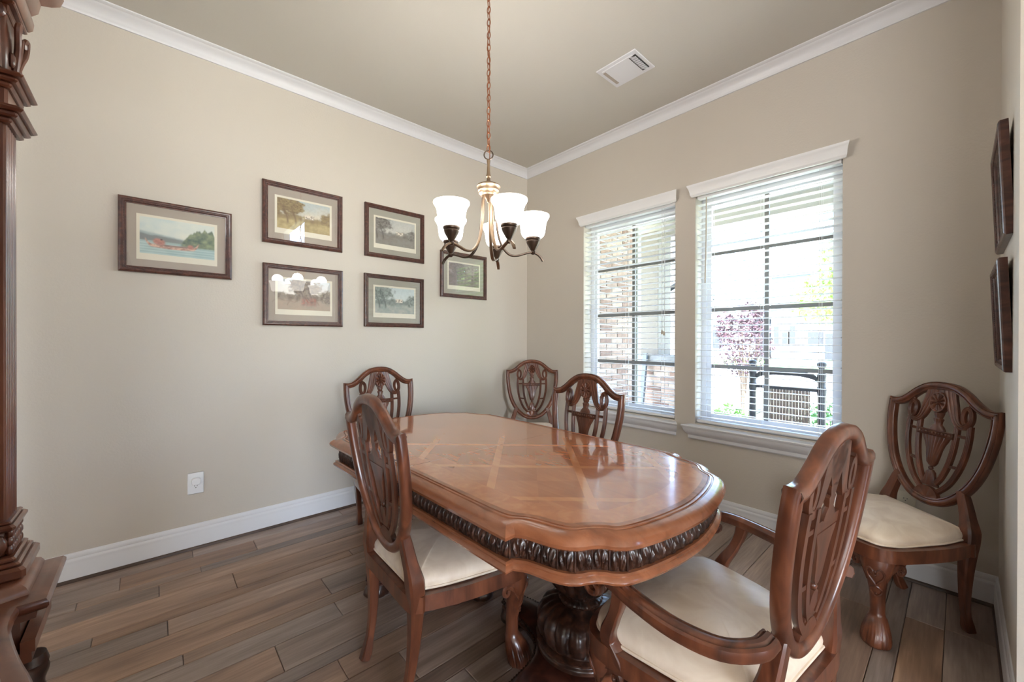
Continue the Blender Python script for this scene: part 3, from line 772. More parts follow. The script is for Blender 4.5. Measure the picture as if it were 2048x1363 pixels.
for i in range(cnt):
    s = (i + .5) * tot / cnt; k = min(int(np.searchsorted(cum, s)) - 1, nP - 1); f = (s - cum[k]) / max(seg[k], 1e-9)
    p = P[k] * (1 - f) + P[(k + 1) % nP] * f; e = P[(k + 1) % nP] - P[k]
    ang = math.atan2(e[1], e[0])
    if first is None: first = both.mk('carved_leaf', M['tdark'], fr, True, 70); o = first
    else:
        o = bpy.data.objects.new('carved_leaf', first.data); C.objects.link(o); o.parent = fr
    o.location = (p[0], p[1], TZ - .081); o.rotation_euler = (0, 0, ang)
# two pedestals on four-footed platforms
def pedestal(cx):
    g = G()
    gad = lambda t, z: 1 + (.11 * abs(math.sin(9 * t + (z - .3) * 5)) - .05 if .305 < z < .6 else (.13 * abs(math.sin(8 * t + 3 * (z - .2))) ** .7 - .07 if .15 < z < .268 else (.04 * abs(math.sin(14 * t)) if .275 < z < .292 else 0)))
    prof = [(.16, .098), (.168, .104), (.168, .118), (.160, .126), (.160, .136), (.150, .142), (.150, .15), (.155, .17), (.160, .195), (.156, .22), (.142, .242), (.112, .26), (.078, .272), (.080, .278), (.083, .284), (.079, .291), (.068, .298), (.074, .31), (.098, .33), (.124, .366), (.14, .41), (.150, .46), (.155, .51), (.152, .55), (.135, .585), (.13, .6), (.15, .605), (.15, .625)]
    fine = []
    for (r0, z0), (r1, z1) in zip(prof, prof[1:]):
        for k in range(3): fine.append((r0 + (r1 - r0) * k / 3, z0 + (z1 - z0) * k / 3))
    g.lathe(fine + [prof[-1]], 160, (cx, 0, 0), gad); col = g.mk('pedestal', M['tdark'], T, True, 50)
    G().lathe([(.162, .127), (.170, .133), (.17, .139), (.162, .144)], 64, (cx, 0, 0), lambda t, z: 1 + .012 * math.sin(40 * t)).mk('rope_ring', M['tdark'], col)
    # concave-sided platform with carved border
    pts = []
    for qd in range(4):
        a0 = qd * PI / 2
        for s, r in ((-.11, .405), (.0, .425), (.11, .405), (.2, .32), (.32, .235), (.5, .190), (.785, .174)):
            pts.append((a0 + s, r))
        for s, r in ((1.07, .190), (1.25, .235), (1.37, .32)): pts.append((a0 + s, r))
    o2 = [(cx + r * math.cos(a), r * math.sin(a)) for a, r in pts]
    R_ = lambda d, z: [(x, y, z) for x, y in offset2(o2, d)]
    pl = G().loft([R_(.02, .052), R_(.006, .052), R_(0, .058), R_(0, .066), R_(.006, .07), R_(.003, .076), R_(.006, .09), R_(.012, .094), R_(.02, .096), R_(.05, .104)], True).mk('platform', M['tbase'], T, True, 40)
    # beaded border
    bd = G(); Q = offset2(o2, .001); n = len(Q)
    for i in range(n):
        a, b = Q[i], Q[(i + 1) % n]; m = max(1, int(np.linalg.norm(b - a) / .013))
        for k in range(m):
            p = a + (b - a) * k / m; bd.ball((p[0], p[1], .083), .0062, 6, 4, (1, 1, 1.2))
    bd.mk('beaded_border', M['tdark'], pl)
    for qd in range(4):
        a = qd * PI / 2; D = Vector((math.cos(a), math.sin(a), 0)); S = Vector((-D.y, D.x, 0)); f = G()
        rings = []
        for z, off, ra, rb in ((.058, .355, .045, .05), (.045, .362, .050, .056), (.028, .368, .056, .062), (.012, .37, .057, .063), (0, .368, .05, .056)):
            rings.append([tuple(Vector((cx, 0, z)) + D * (off + rb * (1 + .09 * abs(math.cos(2.5 * t)) + .02 * math.sin(16 * t)) * math.cos(t)) + S * (ra * (1 + .09 * abs(math.cos(2.5 * t)) + .02 * math.sin(16 * t)) * math.sin(t))) for t in [2 * PI * k / 30 for k in range(30)]])
        f.loft(rings[::-1], True)
        for k in range(5):
            s = -.036 + .018 * k; p = Vector((cx, 0, .016)) + D * (.415 - 6 * s * s) + S * s; f.ball(tuple(p), .0115, 8, 5, (1, 1, 1.25))
        f.mk('paw_foot', M['tdark'], pl, True, 50)
pedestal(.51); pedestal(-.47)

# ------------------------------------------------------------------ chandelier
CX, CY = 1.61, -1.808
ch = thing('chandelier', 'five-light bronze chandelier with lit frosted bell shades hanging from a chain', 'chandelier', (CX, CY, 0))
lk = G().tube([(.0085 * math.cos(t), 0, .0175 * math.sin(t)) for t in [2 * PI * k / 16 for k in range(16)]], .0022, 6, True)
first = None; z = 2.168; i = 0
while z < H - .05:
    if first is None: first = lk.mk('chain_link', M['copper'], ch); o = first
    else:
        o = bpy.data.objects.new('chain_link', first.data); C.objects.link(o); o.parent = ch
    o.location = (0, 0, z); o.rotation_euler = (0, 0, math.radians(20 + 90 * (i % 2))); z += .0295; i += 1
G().tube([(.006 * math.sin(k * .9), .006 * math.cos(k * .9), 2.11 + k * .03) for k in range(31)], .0022, 6).mk('lamp_wire', M['copper'], ch)
G().lathe([(.01, 3.0), (.03, 3.01), (.058, 3.03), (.062, 3.046)], 28).mk('canopy', M['metal'], ch)
G().tube([(.021 * math.cos(t) * .668, .021 * math.cos(t) * .744, 2.137 + .021 * math.sin(t)) for t in [2 * PI * k / 24 for k in range(24)]], .003, 6, True).mk('ring', M['metald'], ch)
G().lathe([(.004, 2.118), (.009, 2.112), (.0065, 2.09), (.008, 2.06), (.0095, 2.045), (.012, 2.04), (.012, 2.034), (.008, 2.03), (.009, 2.02), (.014, 1.998)], 16).mk('stem', M['metal'], ch)
G().lathe([(r, z - .012) for r, z in [(.008, 2.016), (.04, 2.012), (.054, 2.004), (.056, 1.998), (.051, 1.992), (.05, 1.986), (.05, 1.978), (.046, 1.974), (.045, 1.966), (.039, 1.962), (.036, 1.955), (.025, 1.95), (.012, 1.94), (.006, 1.925)]], 40).mk('hub', M['metal'], ch)
RS = .215
# profile of the frosted bell, outside then inside
sq = lambda L: [(r, 1.755 + (z - 1.762) * .82) for r, z in L]
bell = [(.030, 1.762), (.042, 1.764), (.052, 1.776), (.058, 1.795), (.0605, 1.82), (.063, 1.845), (.067, 1.862), (.074, 1.876), (.0785, 1.886), (.078, 1.893), (.0745, 1.893), (.069, 1.882), (.063, 1.866), (.059, 1.845), (.0565, 1.82), (.054, 1.797), (.048, 1.78), (.03, 1.77)]
cup = [(.004, 1.680), (.009, 1.684), (.011, 1.692), (.008, 1.698), (.012, 1.704), (.018, 1.716), (.026, 1.732), (.029, 1.742), (.0275, 1.746), (.031, 1.75), (.0325, 1.757), (.030, 1.763), (.034, 1.768), (.028, 1.77)]
mods = []
for k in range(5):
    a = math.radians(24 + 72 * k)            # measured from the direction towards the camera
    d = math.atan2(CAM[1] - CY, CAM[0] - CX) + a
    D = Vector((math.cos(d), math.sin(d), 0))
    P = spline([(.028, 1.955), (.033, 1.90), (.038, 1.83), (.046, 1.765), (.066, 1.708), (.100, 1.672), (.138, 1.668), (.175, 1.679), (.205, 1.686), (.232, 1.680), (.252, 1.664), (.264, 1.645)], 5)
    N = len(P)
    pr = [(-.0085, -.003), (-.006, -.0045), (.006, -.0045), (.0085, -.003), (.0085, .002), (.006, .004), (.002, .0028), (-.002, .0028), (-.006, .004), (-.0085, .002)]
    S = Vector((-D.y, D.x, 0)); ups = []
    for i in range(N):
        tg = Vector((*P[min(N - 1, i + 1)], 0)) - Vector((*P[max(0, i - 1)], 0)); tg = (D * tg.x + Vector((0, 0, tg.y))).normalized(); ups.append(tuple(S.cross(tg)))
    arm = G().sweep([tuple(D * p[0] + Vector((0, 0, p[1]))) for p in P], pr, ups, scale=[(interp(i / N, [(0, .8), (.6, 1), (.9, .95), (1, .7)]), 1) for i in range(N)]).mk('arm', M['metald'] if k in (1, 3) else M['metal'], ch, True, 40)
    c = tuple(D * RS)
    G().lathe([(r * 1.14, z - .004) for r, z in cup], 28, c).mk('candle_cup', M['metald'], arm)
    G().lathe(sq(bell), 36, c, caps=False).mk('glass_shade', M['shade'], arm, True, 60)
    lt = add_light('bulb_light', 'POINT', (c[0], c[1], 1.885), 5.0, color=(1, .96, .91)); lt.data.shadow_soft_size = .05; lt.parent = ch

# ------------------------------------------------------------------ ceiling vent, outlets
v = thing('ceiling_vent', 'white rectangular air vent in the ceiling above the window side', 'vent', (1.62, -.672, H))
G().bbox((-.145, -.122, -.008), (.145, .122, 0), .003).mk('vent_plate', M['trim'], v, False)
G().bbox((-.115, -.095, -.0115), (.108, .095, -.006), .002).mk('damper_face', M['trim'], v, False)
G().box((.078, -.084, -.0125), (.124, .084, -.0075)).mk('vent_slot', M['slot'], v, False)
first = None
for i in range(14):
    if first is None: first = G().box((-.02, -.0022, -.0015), (.02, .0022, .0015)).mk('louver', M['trim'], v, False); o = first
    else: o = first.copy(); C.objects.link(o); o.parent = v
    o.location = (.102, -.076 + i * .0117, -.0138); o.rotation_euler = (.5, 0, .5)
G().box((-.118, -.08, -.0125), (-.098, .08, -.0115)).mk('louver_strip', M['mat1'], v, False)

def outlet(name, label, loc, rz, m, plug):
    t = thing(name, label, 'outlet', loc, rz)         # local: plate in xz plane, faces -y
    G().bbox((-.039, -.006, -.064), (.039, 0, .064), .0025).mk('cover_plate', m, t, False)
    for zz in (.02, -.02):
        f = G(); f.add(*(lambda q: ([(x, -.006 - y_, z + zz) for x, z, y_ in q], [tuple(range(16, 32))] + [(i, (i + 1) % 16, 16 + (i + 1) % 16, 16 + i) for i in range(16)]))([(.0165 * math.cos(2 * PI * k / 16), max(-.013, min(.013, .0165 * math.sin(2 * PI * k / 16))), yy) for yy in (0, .0018) for k in range(16)]))
        fo = f.mk('socket_face', m, t, False)
        g = G(); g.box((-.0075, -.0088, zz + .001), (-.0055, -.0079, zz + .009)); g.box((.0055, -.0088, zz + .001), (.0075, -.0079, zz + .008)); g.box((-.002, -.0088, zz - .009), (.002, -.0079, zz - .005))
        g.mk('slots', M['slot'], fo, False)
    return t
outlet('wall_outlet', 'white wall outlet on the picture wall near the baseboard', (0, -2.79, .396), math.radians(90), M['plate'], True)
pl = thing('air_freshener', 'small white plug-in device stuck in the picture wall outlet', 'plug-in', (.0089, -2.79, .416), math.radians(90))
g = G(); rr = []
for yy, s in ((0, .7), (-.008, .82), (-.012, 1), (-.024, 1), (-.028, .9)):
    rr.append([(.022 * s * math.copysign(abs(math.cos(t)) ** .55, math.cos(t)), yy, -.004 + .021 * s * math.copysign(abs(math.sin(t)) ** .55, math.sin(t))) for t in [2 * PI * k / 28 for k in range(28)]])
g.loft(rr[::-1], True).mk('plug_body', M['plate'], pl, True, 50)
outlet('wall_outlet', 'beige wall outlet behind the right corner chair', (2.905, 0, .405), 0, M['plate2'], False)

# ------------------------------------------------------------------ framed prints
def vnoise(x, y, seed, oct=5):
    r = np.random.default_rng(seed); T_ = r.random((64, 64)); out = np.zeros_like(x); a = 1; tot = 0; f = 1
    for _ in range(oct):
        xi = x * f; yi = y * f; i = np.floor(xi).astype(int); j = np.floor(yi).astype(int); u = xi - i; w = yi - j
        u = u * u * (3 - 2 * u); w = w * w * (3 - 2 * w)
        g_ = lambda p, q: T_[p % 64, q % 64]
        out += a * ((g_(i, j) * (1 - u) + g_(i + 1, j) * u) * (1 - w) + (g_(i, j + 1) * (1 - u) + g_(i + 1, j + 1) * u) * w); tot += a; a *= .5; f *= 2
    return out / tot
def srgb(c): return np.array([lin(*c)[:3]])
def paint(kind):
    """generic landscape prints, colour by position; u right, v up in 0..1"""
    nu, nv = 150, 96
    u, v = np.meshgrid(np.linspace(0, 1, nu), np.linspace(0, 1, nv)); u = u.ravel(); v = v.ravel()
    col = np.zeros((u.size, 3))
    def lay(mask, c1, c2=None, t=None):
        mask = np.clip(mask, 0, 1)[:, None]; c = srgb(c1) if c2 is None else srgb(c1) * (1 - np.clip(t, 0, 1)[:, None]) + srgb(c2) * np.clip(t, 0, 1)[:, None]
        col[:] = col * (1 - mask) + c * mask
    sm = lambda e, w=.01: 1 / (1 + np.exp(-np.clip(e / w, -30, 30)))
    n1 = vnoise(u * 5, v * 4, kind); n2 = vnoise(u * 14, v * 10, kind + 20); n3 = vnoise(u * 30, v * 22, kind + 40, 3)
    if kind == 1:
        lay(np.ones_like(u), (205, 206, 192), (176, 192, 190), n1 * 1.6 - .3)
        lay(sm(.60 - .26 * u + .05 * n2 - v, .012), (142, 160, 164))
        lay(sm(.52 - .16 * u + .06 * n2 - v, .008) * sm(.62 - u, .05), (112, 122, 124))
        lay(sm(.36 - v, .008), (132, 164, 166), (166, 190, 188), n1 + .3 * np.sin(v * 90))
        tr = .40 + .42 * np.clip(1 - np.abs((u - .9) / .36) ** 2.4, 0, 1) * (.72 + .5 * vnoise(u * 22, v * 0 + 3, 5, 3))
        lay(sm(tr - v, .01) * sm(u - .53, .01) * sm(v - .29, .01), (66, 92, 84), (128, 142, 104), n2 * 2 - .5)
        hull = .20 + .04 * ((u - .42) / .34) ** 2 + .13 * np.clip((np.abs(u - .42) - .27) / .08, 0, 1) ** 2
        lay(sm(hull + .06 - v, .006) * sm(v - hull + .025, .006) * sm(.35 - np.abs(u - .42), .006), (150, 104, 92), (206, 164, 142), n3 * 2.2 - .6)
        lay(sm(.02 - np.abs(v - hull - .07), .006) * sm(.22 - np.abs(u - .45), .02), (96, 80, 78), (150, 108, 96), n3)
        for a, b, r in ((.22, .36, .055), (.27, .34, .05), (.66, .30, .04)):
            lay(sm(r - np.hypot((u - a), (v - b) * .65), .006), (190, 118, 102), (148, 92, 84), n3)
        lay(sm(.013 - np.hypot(u - .272, (v - .42) * .65), .004), (60, 52, 52))
    else:
        pal = {2: ((208, 196, 172), (150, 170, 178), (110, 86, 54), (142, 122, 72), (176, 156, 100)), 3: ((206, 190, 172), (178, 190, 196), (104, 92, 88), (150, 136, 118), (164, 140, 122)),
               4: ((190, 186, 176), (166, 170, 166), (84, 78, 72), (128, 124, 116), (116, 106, 98)), 5: ((196, 204, 202), (176, 192, 194), (84, 96, 92), (134, 146, 140), (168, 166, 156)),
               6: ((150, 134, 132), (136, 124, 126), (94, 84, 84), (122, 108, 106), (112, 98, 94)), 7: ((190, 186, 176), (166, 170, 166), (84, 78, 72), (128, 124, 116), (116, 106, 98))}[kind]
        lay(np.ones_like(u), pal[0], pal[1], v * 1.3 - .4 + .6 * (n1 - .5))
        hz = .42 + .10 * (n1 - .5)
        cx_ = {2: .2, 3: .5, 4: .05, 5: .12}.get(kind, .3)
        far = hz + .22 * vnoise(u * 7, u * 0, kind + 3, 4)
        lay(sm(far - v, .015), pal[3], pal[2], n2 * 1.4 - .2)
        lay(sm(hz - .08 - v, .02), pal[4], pal[3], n2 * 1.5 - .2)
        crown = 1 - np.hypot((u - cx_) / .34, (v - .78) / .30) + .9 * (n2 - .5)
        lay(sm(crown - .05, .05), pal[2], pal[3], n3 * 1.8 - .4)
        for a in (cx_ - .05, cx_ + .10): lay(sm(.016 - np.abs(u - a - .04 * np.sin(v * 6)), .005) * sm(v - .2, .02) * sm(.8 - v, .02), pal[2])
        crown2 = 1 - np.hypot((u - .95) / .16, (v - .5) / .25) + .8 * (n2 - .5)
        lay(sm(crown2 - .1, .06), pal[2], pal[3], n3 * 1.6 - .3)
        if kind in (4, 5, 2):
            lay(sm(.09 - np.abs(u - .6), .004) * sm(.07 - np.abs(v - .5), .004), (208, 198, 182), (150, 138, 126), (n3 > .5) * 1.)
        if kind == 3:
            for a in (.47, .55, .62, .69): lay(sm(.03 - np.abs(u - a), .01) * sm(.12 - np.abs(v - .28), .02), (170, 104, 88), (120, 96, 88), n3 * 2 - .5)
        lay((n3 - .35) * .4, pal[3])
    g_ = col.mean(1, keepdims=True); col = np.clip((g_ + (col - g_) * .8) * 1.25 + .03, 0, .9)
    return nu, nv, col
def picmat():
    m = bpy.data.materials.new('printed_scene'); m.use_nodes = True
    n = m.node_tree.nodes; a = n.new('ShaderNodeAttribute'); a.attribute_name = 'Col'; m.node_tree.links.new(a.outputs['Color'], n['Principled BSDF'].inputs['Base Color'])
    n['Principled BSDF'].inputs['Roughness'].default_value = .8
    return m
M['pic'] = picmat()
def picture(label, loc, rz, kind, mm, w=.515, h=.415, tilt=0., tilt_roll=0.):
    """local: hangs in the xz plane, faces -y, back at y=0"""
    t = thing('framed_picture', label, 'picture', loc, rz); t.rotation_euler = (tilt, tilt_roll, rz)
    pr = [(0, 0), (0, -.02), (.003, -.024), (.009, -.0265), (.015, -.025), (.017, -.022), (.021, -.0215), (.026, -.019), (.028, -.014), (.0335, -.0125), (.0335, 0)]
    cs = [(-1, -1), (1, -1), (1, 1), (-1, 1)]
    rings = [[(sx * (w / 2 - p), q, sz * (h / 2 - p)) for p, q in pr] for sx, sz in cs]
    f = G().loft(rings, False, True, True).mk('frame', M['frame'], t, True, 30)
    # ribbed inner bead
    bd = G(); a, b = w / 2 - .0225, h / 2 - .0225
    for (x0, z0), (x1, z1) in zip([(-a, -b), (a, -b), (a, b), (-a, b)], [(a, -b), (a, b), (-a, b), (-a, -b)]):
        L = math.hypot(x1 - x0, z1 - z0); n = int(L / .0085)
        for k in range(n):
            x, z = x0 + (x1 - x0) * (k + .5) / n, z0 + (z1 - z0) * (k + .5) / n; bd.ball((x, -.0205, z), .0042, 5, 4, (1, .7, 1))
    bd.mk('bead', M['frame'], f)
    a, b = w / 2 - .03, h / 2 - .03; pw, ph = .184, .128; dz = -.004
    g = G(); g.box((-a, -.008, -b), (a, -.004, b)); g.mk('mat_board', mm, t, False)
    G().box((-pw, -.0092, -ph + dz), (pw, -.0075, ph + dz)).mk('print_paper', M['paper'], t, False)
    nu, nv, col = paint(kind); iw, x0, z0, z1 = .170, -.170, -.092 + dz, .114 + dz
    V = [(x0 + 2 * iw * i / (nu - 1), -.0096, z0 + (z1 - z0) * j / (nv - 1)) for j in range(nv) for i in range(nu)]
    F = [(j * nu + i, j * nu + i + 1, (j + 1) * nu + i + 1, (j + 1) * nu + i) for j in range(nv - 1) for i in range(nu - 1)]
    o = obj('printed_scene', V, F, M['pic'], t)
    at = o.data.color_attributes.new('Col', 'FLOAT_COLOR', 'POINT'); at.data.foreach_set('color', np.concatenate([col, np.ones((len(col), 1))], 1).astype(np.float32).ravel())
    G().add([(-a, -.0125, -b), (a, -.0125, -b), (a, -.0125, b), (-a, -.0125, b)], [(0, 1, 2, 3)]).mk('glass', M['pglass'], t, False)
    return t
R90 = math.radians(90)
picture('framed print of a canoe on a lake, leftmost on the picture wall', (.001, -2.869, 1.851), R90, 1, M['mat1'])
picture('framed print of tall brown trees, upper picture second from the cabinet', (.001, -2.187, 2.121), R90, 2, M['mat1'])
picture('framed print with reddish figures under trees, hanging below the brown tree print', (.001, -2.184, 1.569), R90, 3, M['mat1'])
picture('framed grey print of a house on a rise, upper picture left of the chandelier', (.001, -1.502, 2.126), R90, 4, M['mat2'])
picture('framed grey-green woodland print, lower picture left of the chandelier', (.001, -1.505, 1.576), R90, 5, M['mat2'])
picture('framed print nearest the corner, reflecting the window in its glass', (.001, -.82, 1.859), R90, 6, M['mat2'])
for z, lab, k in ((1.858, 'upper dark framed picture on the narrow right wall seen edge on', 4), (1.362, 'lower dark framed picture on the narrow right wall above the corner chair', 5)):
    p = picture(lab, (XR - .004, -.45, z), -R90, k, M['mat1']); p.rotation_euler = (math.radians(2.2), 0, -R90)
    G().tube([(.12 + .004 * math.cos(t), .003, .12 + .006 * math.sin(t)) for t in [PI * 2 * k_ / 10 for k_ in range(10)]], .001, 5, True).mk('hanger', M['brass'], p)

# ------------------------------------------------------------------ china cabinet at the left edge
cb = thing('china_cabinet', 'carved wooden china cabinet with fluted corner column at the left edge of the photo', 'cabinet', (2.4, -3.38, 0))
ox, oy = 2.4, -3.38
def serp(d=0):
    """front line of the deck, left to right, offset outwards by d"""
    L = [(1.79 - d, YS + .02), (1.79 - d, -3.131 + d), (1.992 + d, -3.131 + d)]
    S = [(1.992 + d * .6, -3.166 + d)] + [tuple(p) for p in spline([(2.02, -3.167 + d), (2.065, -3.163 + d), (2.157, -3.140 + d), (2.26, -3.110 + d), (2.395, -3.092 + d)], 4)]
    right = [(2 * 2.395 - x, y) for x, y in reversed(L + S)][1:]
    return [(x - ox, y - oy) for x, y in L + S + right]
def slab(g, d0, z0, prof):
    rings = [[(x, y, z0 + q) for x, y in serp(d0 + p)] for p, q in prof]
    g.loft(rings, True)
g = G(); slab(g, 0, .76, [(-.03, -.004), (-.018, .0), (-.016, .012), (-.004, .018), (0, .024), (0, .03), (-.004, .036), (-.012, .039), (-.022, .04), (-.032, .0425)])
g.mk('deck', M['cab'], cb, True, 35)
g = G(); slab(g, -.04, .06, [(0, 0), (0, .70)]); g.mk('base_body', M['cabd'], cb, True, 35)
g = G(); slab(g, -.016, .0, [(0, 0), (0, .06), (-.006, .075), (-.014, .085), (-.024, .09)]); g.mk('plinth', M['cab'], cb, True, 35)
X0, X1 = 1.83 - ox, 1.914 - ox; YF = -3.1925 - oy
# lower corner post: rail and rope-turned column under the deck
g = G(); g.box((1.815 - ox, -3.168 - oy, .70), (1.975 - ox, -3.15 - oy, .722)); g.box((1.82 - ox, -3.175 - oy, .68), (1.97 - ox, -3.155 - oy, .70)); g.mk('drawer_rail', M['cab'], cb, False)
G().lathe([(.02, .08), (.024, .1)] + [(.021, .1 + .56 * k / 120) for k in range(121)] + [(.024, .665), (.02, .68)], 20, (1.945 - ox, -3.160 - oy, 0), lambda t, z: 1 + (.16 * math.sin(3 * t + z * 130) if .1 < z < .665 else 0)).mk('rope_column', M['tdark'], cb)
# steps above the deck
def step(g, e, z0, z1, r=.004): g.bbox((X0 - e, YF - .34, z0), (X1 + e, YF + e, z1), r)
g = G(); slab(g, -.028, .80, [(0, 0), (0, .006), (-.004, .014), (-.012, .02), (-.016, .022), (-.018, .022)]); g.mk('deck_moulding', M['cab'], cb, True, 35)
g = G(); step(g, .026, .822, .845, .005); step(g, .018, .845, .853, .003); step(g, .012, .853, .862, .003); g.mk('column_plinth', M['cab'], cb, False)
g = G(); step(g, -.001, .862, .912)
for i in range(6):
    x = X0 + .007 + i * (X1 - X0 - .014) / 5
    for j in range(3): g.ball((x, YF + .002, .872 + .016 * j), .009, 8, 5, (.9, .7, 1.2))
for i in range(3): g.ball((X1, YF - .01 - .02 * i, .885), .012, 8, 5, (.7, .9, 1.6))
g.mk('carved_leaf_base', M['cabd'], cb, True, 50)
g = G(); step(g, .012, .910, .922, .004); step(g, .006, .922, .928, .002); g.mk('collar', M['cab'], cb, False)
# fluted shaft: reeds are real ridges
n = 6; pr = [(X0, YF - .34), (X1, YF - .34), (X1, YF - .004)]
for i in range(n * 6 + 1):
    f = i / (n * 6); x = X1 - .004 - f * (X1 - X0 - .008); pr.append((x, YF - .011 + .011 * abs(math.sin(PI * n * f)) ** .7))
pr.append((X0, YF - .004))
G().loft([[(x, y, .926) for x, y in pr], [(x, y, 1.672) for x, y in pr]], True).mk('fluted_column', M['cab'], cb, True, 30)
g = G(); step(g, .008, 1.668, 1.678, .003); step(g, .016, 1.678, 1.688, .003); step(g, .024, 1.688, 1.698, .004); g.mk('lower_capital', M['cab'], cb, False)
g = G(); step(g, .002, 1.698, 1.735); g.mk('capital_block', M['cab'], cb, False)
g = G(); step(g, .008, 1.733, 1.743, .003); step(g, .016, 1.743, 1.752, .003); step(g, .024, 1.752, 1.76, .003); g.mk('upper_capital', M['cab'], cb, False)
# acanthus bracket
xm = (X0 + X1) / 2
g = G(); step(g, .001, 1.76, 1.875)
for sg in (-1, 1):
    g.tube([(xm + sg * u, YF + d, z) for u, d, z in spline([(.003, .003, 1.766), (.008, .006, 1.79), (.016, .009, 1.81), (.028, .012, 1.83), (.036, .013, 1.85), (.030, .014, 1.864), (.022, .012, 1.855), (.025, .011, 1.846)], 4)], .0048, 7)
    g.tube([(xm + sg * u, YF + d, z) for u, d, z in spline([(.0, .002, 1.77), (.005, .006, 1.80), (.009, .009, 1.83), (.012, .010, 1.855)], 4)], .0042, 7)
    g.ball((xm + sg * .024, YF + .004, 1.795), .009, 8, 6, (.8, .6, 1.6))
for i in range(4): g.tube([(X1 + d, YF - .012 - .02 * i, z) for d, z in spline([(.001, 1.77), (.006, 1.80), (.011, 1.835), (.014, 1.862)], 3)], .0075, 7)
g.mk('acanthus_bracket', M['cabd'], cb, True, 50)
g = G()
for i in range(3): g.tube([(X1 + .006, YF - .014 - .03 * i + .010 * math.cos(t), 1.872 + .010 * math.sin(t)) for t in [2 * PI * k / 14 for k in range(14)]], .006, 7, True)
g.mk('volute', M['cabd'], cb)
g = G(); step(g, .004, 1.872, 1.888, .002); step(g, .012, 1.888, 1.895, .002); g.mk('bracket_cap', M['cab'], cb, False)
CP = [(.004, 1.894), (.016, 1.898), (.022, 1.906), (.024, 1.92), (.020, 1.935), (.030, 1.95), (.034, 1.972), (.05, 1.985), (.064, 2.0), (.07, 2.02), (.05, 2.03)]
g = G().loft([[(X0 - p, YF - .34, z), (X0 - p, YF + p * .8, z), (X1 + .9 + p, YF + p * .8, z), (X1 + .9 + p, YF - .34, z)] for p, z in CP], True); g.mk('cornice', M['cab'], cb, True, 30)
g = G(); g.bbox((X1 - .012, YF - .05, 1.9), (X1 + .012, YF - .012, 1.93), .005); g.mk('drop_block', M['cab'], cb, False)
G().box((X0 + .01, YF - .36, .822), (X1 + .9, YF - .05, 1.93)).mk('upper_body', M['cab'], cb, False)
G().lathe([(.003, 0), (.008, .002), (.006, .008), (.009, .014), (.004, .018)], 12).mk('key_knob', M['brass'], cb, loc=(X0 + .0, YF - .02, 1.335), rot=(0, -R90, 0))
g = G()
for z in (1.329, 1.341): g.tube([(X0 - .012 + .007 * math.cos(t), YF - .012, z + .0055 * math.sin(t)) for t in [2 * PI * k / 10 for k in range(10)]], .0022, 5, True)
g.mk('hinge_finial', M['brass'], cb)
X2 = X1 + .9
G().box((X2 - (X1 - X0), YF - .34, .822), (X2, YF, 1.93)).mk('column_post', M['cab'], cb, False)

# ------------------------------------------------------------------ porch outside the windows
def bricks(parent, origin, ax, rows_, length, out, z0, skip=0.):
    """running-bond bricks on a vertical face: ax = direction along the wall, out = outward normal"""
    bl, bh, gap, dep = .194, .057, .010, .03; sh = {}
    for r in range(rows_):
        s = -(.102 if r % 2 else 0)
        while s < length - .01:
            a, b = max(s, 0), min(s + bl, length)
            if b - a > .02:
                key = round(b - a, 3)
                if key not in sh:
                    A = Vector(ax); O = Vector(out); vs = []
                    for i, d_ in ((0, -dep), (.0, -.002), (.003, 0)):
                        vs.append([tuple(A * (i if k in (0, 3) else key - i) + O * d_ + Vector((0, 0, i if k < 2 else bh - i))) for k in range(4)])
                    o = G().loft(vs, True).mk('brick', M['brick'], parent, False); sh[key] = o.data
                else:
                    o = bpy.data.objects.new('brick', sh[key]); C.objects.link(o); o.parent = parent
                o.location = Vector(origin) + Vector(ax) * a + Vector(out) * random.uniform(-.001, .002) + Vector((0, 0, z0 + r * (bh + gap)))
            s += bl + gap
bw = struct(G().box((.30, WT, -.12), (.594, 1.16, 2.95)).mk('wall_porch_brick', M['mortar'], None, False)); bw['label'] = 'pale weathered brick porch wall outside the left window'
bricks(bw, (.60, WT + .01, 0), (0, 1, 0), 33, .985, (1, 0, 0), .36)
tag(G().bbox((.56, 1.165, -.1), (.62, 1.25, 2.9), .01).mk('downspout', M['spout']), 'grey downspout at the end of the porch brick wall', 'downspout')
struct(G().box((-2, WT, -.25), (3.5, 2.75, -.12)).mk('porch_slab', M['path'], None, False))
struct(G().box((-2, WT, 2.86), (3.5, 2.75, 2.95)).mk('ceiling_porch', M['porchw'], None, False))
struct(G().box((-2, 2.2, 2.66), (3.5, 2.5, 2.9)).mk('porch_beam', M['porchw'], None, False))
# tan column on a brick pier
pc = thing('porch_column', 'tan square porch column on a brick pier with stone cap', 'column', (.36, 2.05, -.12))
G().bbox((-.21, -.17, 1.19), (.13, .17, 2.80), .006).mk('shaft', M['tancol'], pc, False)
G().bbox((-.25, -.27, 1.08), (.50, .27, 1.19), .012).mk('stone_cap', M['stone'], pc, False)
pr_ = G().box((-.19, -.234, 0), (.464, .234, 1.08)).mk('pier', M['mortar'], pc, False)
bricks(pr_, (-.195, -.24, 0), (1, 0, 0), 15, .665, (0, -1, 0), .07)
lp = tag(G().bbox((-.03, -.02, 0), (.03, .02, 1.25), .004).mk('leaning_plank', M['gray_iron'], loc=(.44, 1.47, -.115), rot=(math.radians(-14), math.radians(-3), 0)), 'dark plank leaning on the porch pier outside the left window', 'plank')
